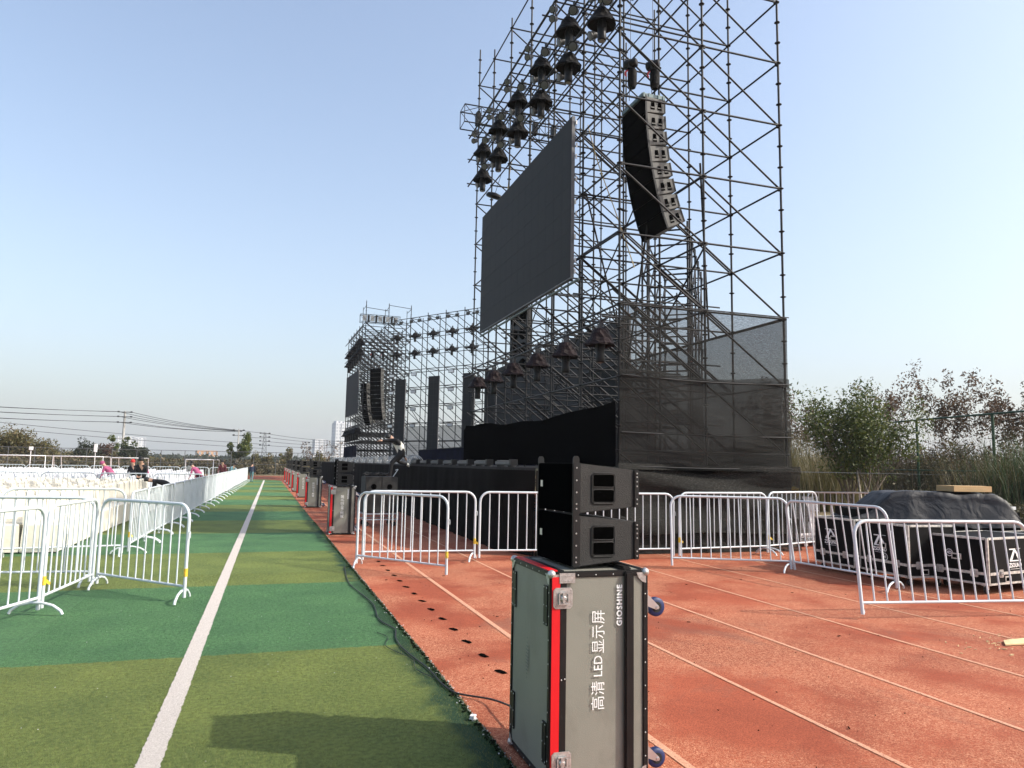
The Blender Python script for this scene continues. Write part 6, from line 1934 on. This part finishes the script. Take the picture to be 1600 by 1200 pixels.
# ------------------------------------------------------------------ people
def person(loc, rz, label, J, zones, hair='hair', scale=1.0, extra=None, fat=1.0):
    """J: joints name -> (x, y, z); continuous skinned body, faces coloured by nearest bone"""
    names = list(J.keys())
    edges = [('pelvis', 'waist'), ('waist', 'chest'), ('chest', 'neck'), ('neck', 'head0'), ('head0', 'head1'),
             ('chest', 'shL'), ('shL', 'elL'), ('elL', 'wrL'), ('chest', 'shR'), ('shR', 'elR'), ('elR', 'wrR'),
             ('pelvis', 'hipL'), ('hipL', 'knL'), ('knL', 'anL'), ('anL', 'toL'), ('pelvis', 'hipR'), ('hipR', 'knR'), ('knR', 'anR'), ('anR', 'toR')]
    rad = dict(pelvis=.15, waist=.155, chest=.17, neck=.055, head0=.085, head1=.088, shL=.065, shR=.065, elL=.046, elR=.046, wrL=.030, wrR=.030,
               hipL=.095, hipR=.095, knL=.062, knR=.062, anL=.042, anR=.042, toL=.036, toR=.036)
    me = bpy.data.meshes.new('body')
    me.from_pydata([J[n] for n in names], [(names.index(a), names.index(b)) for a, b in edges], [])
    o = bpy.data.objects.new('body', me); COL.objects.link(o)
    m1 = o.modifiers.new('skin', 'SKIN'); m1.use_smooth_shade = True
    sv = me.skin_vertices[0].data
    for i, n in enumerate(names):
        rr = rad[n]*fat; sv[i].radius = (rr, rr*0.8 if n in ('pelvis', 'waist', 'chest') else rr); sv[i].use_root = (n == 'pelvis')
    m2 = o.modifiers.new('sub', 'SUBSURF'); m2.levels = 1; m2.render_levels = 1
    dg = bpy.context.evaluated_depsgraph_get()
    nm_ = bpy.data.meshes.new_from_object(o.evaluated_get(dg))
    bpy.data.objects.remove(o)
    t = thing('person', label, 'person', loc, rz); t.scale = (scale,)*3
    # hands: palm with five short fingers at each wrist, merged into the body mesh
    mb = MB()
    vs = [v.co.copy() for v in nm_.vertices]; fs = [tuple(p.vertices) for p in nm_.polygons]
    mlist = list(dict.fromkeys(list(zones.values())+['skin']))
    def zone(c):
        best = None; bd = 1e9
        for a, b in edges:
            A = Vector(J[a]); B = Vector(J[b]); d = B-A
            tt = max(0, min(1, (c-A).dot(d)/max(1e-9, d.length_squared)))
            dist = (c-(A+d*tt)).length-0.5*(rad[a]*(1-tt)+rad[b]*tt)
            if dist < bd: bd = dist; best = (a, b)
        return zones.get(best[1], zones.get(best[0], 'skin'))
    for f in fs:
        c = sum((vs[i] for i in f), Vector())/len(f)
        mb.mi = mlist.index(zone(c)); mb.add([vs[i] for i in f], [tuple(range(len(f)))], True)
    mb.mi = mlist.index('skin')
    for e, w_ in (('elL', 'wrL'), ('elR', 'wrR')):
        W_ = Vector(J[w_]); d = (W_-Vector(J[e])).normalized()
        sx = d.cross(Vector((0, 0, 1)));
        if sx.length < 0.1: sx = Vector((0, 1, 0))
        sx.normalize(); nz_ = sx.cross(d)
        mb.path([W_-d*0.02, W_+d*0.04, W_+d*0.085], [0.026, 0.036, 0.034], 8)
        for k, (off, ln) in enumerate(((-0.030, 0.062), (-0.010, 0.075), (0.010, 0.070), (0.030, 0.055))):
            b0 = W_+d*0.08+sx*off
            mb.path([b0, b0+d*ln*0.5-nz_*0.004, b0+d*ln-nz_*0.018], [0.0095, 0.009, 0.007], 6)
        b0 = W_+d*0.035+sx*0.034
        mb.path([b0, b0+d*0.03+sx*0.02, b0+d*0.055+sx*0.025], [0.011, 0.010, 0.008], 6)
    # simple face features
    h0 = Vector(J['head0']); h1 = Vector(J['head1']); f_ = Vector(J.get('face', (1, 0, 0))) if False else None
    body = MB(); 
    o = mb.build('body', mlist, t)
    # weld the soup so it is one surface
    bm = bmesh.new(); bm.from_mesh(o.data); bmesh.ops.remove_doubles(bm, verts=bm.verts, dist=0.0005); bm.to_mesh(o.data); bm.free()
    hm = MB(); c = h1+(h1-h0)*0.15
    hm.lathe([(0.012, 0.105), (0.06, 0.092), (0.092, 0.05), (0.102, 0.0), (0.098, -0.045), (0.07, -0.05)], c-Vector((0.012, 0, 0.0)), 14, cap=True)
    hm.build('hair', hair, t)
    if extra:
        for nm2, mb2, mt2 in extra: mb2.build(nm2, mt2, t)
    return t
def std(bend=0.0, armL=None, armR=None, step=0.12):
    """standing figure facing +x; bend leans the trunk forward (radians)"""
    def up_(h, side=0.0, fwd=0.0):
        z = 0.92+math.cos(bend)*h-math.sin(bend)*fwd; x = math.sin(bend)*h+math.cos(bend)*fwd
        return (x, side, z)
    J = dict(pelvis=(0, 0, 0.93), waist=up_(0.18), chest=up_(0.40), neck=up_(0.57), head0=up_(0.66, 0, 0.02), head1=up_(0.76, 0, 0.03),
             shL=up_(0.48, 0.19), shR=up_(0.48, -0.19), hipL=(0, 0.10, 0.88), hipR=(0, -0.10, 0.88),
             knL=(step, 0.11, 0.50), knR=(-step*0.3, -0.11, 0.50), anL=(step*0.9, 0.11, 0.09), anR=(-step, -0.11, 0.09), toL=(step*0.9+0.17, 0.12, 0.04), toR=(-step+0.17, -0.12, 0.04))
    s = Vector(J['shL']); J['elL'] = armL[0] if armL else tuple(s+Vector((0.03, 0.06, -0.28))); J['wrL'] = armL[1] if armL else tuple(s+Vector((0.12, 0.05, -0.52)))
    s = Vector(J['shR']); J['elR'] = armR[0] if armR else tuple(s+Vector((0.03, -0.06, -0.28))); J['wrR'] = armR[1] if armR else tuple(s+Vector((0.12, -0.05, -0.52)))
    return J
def zn(top, legs, shoe='cloth_black', sleeve=None):
    sleeve = sleeve or top
    return dict(pelvis=legs, waist=top, chest=top, neck='skin', head0='skin', head1='skin', shL=sleeve, elL=sleeve, wrL=sleeve, shR=sleeve, elR=sleeve, wrR=sleeve,
                hipL=legs, knL=legs, anL=legs, toL=shoe, hipR=legs, knR=legs, anR=legs, toR=shoe)
# climbing off the stage: one foot down on the cart, bent forward, arm stretched to the left
J = dict(pelvis=(0, 0, 0.98), waist=(-0.10, 0, 1.14), chest=(-0.24, 0, 1.28), neck=(-0.36, 0, 1.37), head0=(-0.42, 0, 1.40), head1=(-0.48, 0.0, 1.44),
         shL=(-0.28, -0.18, 1.32), elL=(-0.52, -0.22, 1.33), wrL=(-0.76, -0.22, 1.31), shR=(-0.22, 0.17, 1.30), elR=(-0.02, 0.22, 1.02), wrR=(0.14, 0.20, 0.78),
         hipL=(-0.04, -0.10, 0.92), knL=(-0.40, -0.14, 0.62), anL=(-0.44, -0.12, 0.14), toL=(-0.60, -0.12, 0.08), hipR=(0.0, 0.10, 0.92), knR=(-0.14, 0.16, 0.66), anR=(0.20, 0.14, 0.58), toR=(0.30, 0.14, 0.50))
z = zn('shirt_white', 'cloth_black', 'shirt_white', 'cloth_black')
person((3.92, 22.6, 1.0), R(6), 'person in a white-backed black top crouching off the stage edge, arm stretched left', J, z, scale=0.95, fat=1.25)
P_AX = R(-60)
person((-4.25, 29.0, 0), R(-95), 'person in a black coat standing among the chairs looking down', std(0.30, ((0.18, 0.20, 1.10), (0.42, 0.08, 1.02)), ((0.16, -0.20, 1.10), (0.42, -0.06, 1.02))), zn('cloth_black', 'cloth_black'), scale=0.93)
person((-5.85, 33.0, 0), R(160), 'person with a pink headscarf and purple top bent over chairs at the left', std(0.75), zn('cloth_pink', 'cloth_teal'), hair='cloth_pink', scale=0.92)
person((-5.35, 34.5, 0), R(-110), 'person in a red cap and lime vest among the chairs', std(0.2), zn('cloth_black', 'cloth_green'), hair='cloth_red', scale=0.86)
person((-4.75, 34.0, 0), R(-140), 'person with a bright pink top right of the red cap', std(0.45), zn('cloth_pink', 'cloth_navy'), hair='hair', scale=0.88)
person((-2.95, 25.6, 0), R(180), 'person in a black jacket bent right over the chair backs', std(1.35, step=0.05), zn('cloth_black', 'cloth_black'), scale=0.86)
person((-3.9, 42.0, 0), R(-60), 'person in grey camouflage working near the far chairs', std(0.35), zn('cloth_grey', 'cloth_grey'), scale=0.86)
person((-3.1, 38.5, 0), R(150), 'person in a pink patterned top stooping by the barrier row', std(0.8), zn('cloth_pink', 'cloth_maroon'), scale=0.90)
person((-2.55, 47.0, 0), R(-100), 'person in a dark maroon top facing the camera at the far chairs', std(0.25), zn('cloth_maroon', 'cloth_black'), scale=0.88)
person((-2.15, 46.2, 0), R(-30), 'person in a teal jacket leaning beside the maroon one', std(0.6), zn('cloth_teal', 'cloth_black'), scale=0.86)
person((-1.08, 55.0, 0), R(80), 'person in dark clothes walking away at the end of the barrier row', std(0.12, step=0.2), zn('cloth_navy', 'cloth_teal'), scale=0.78)
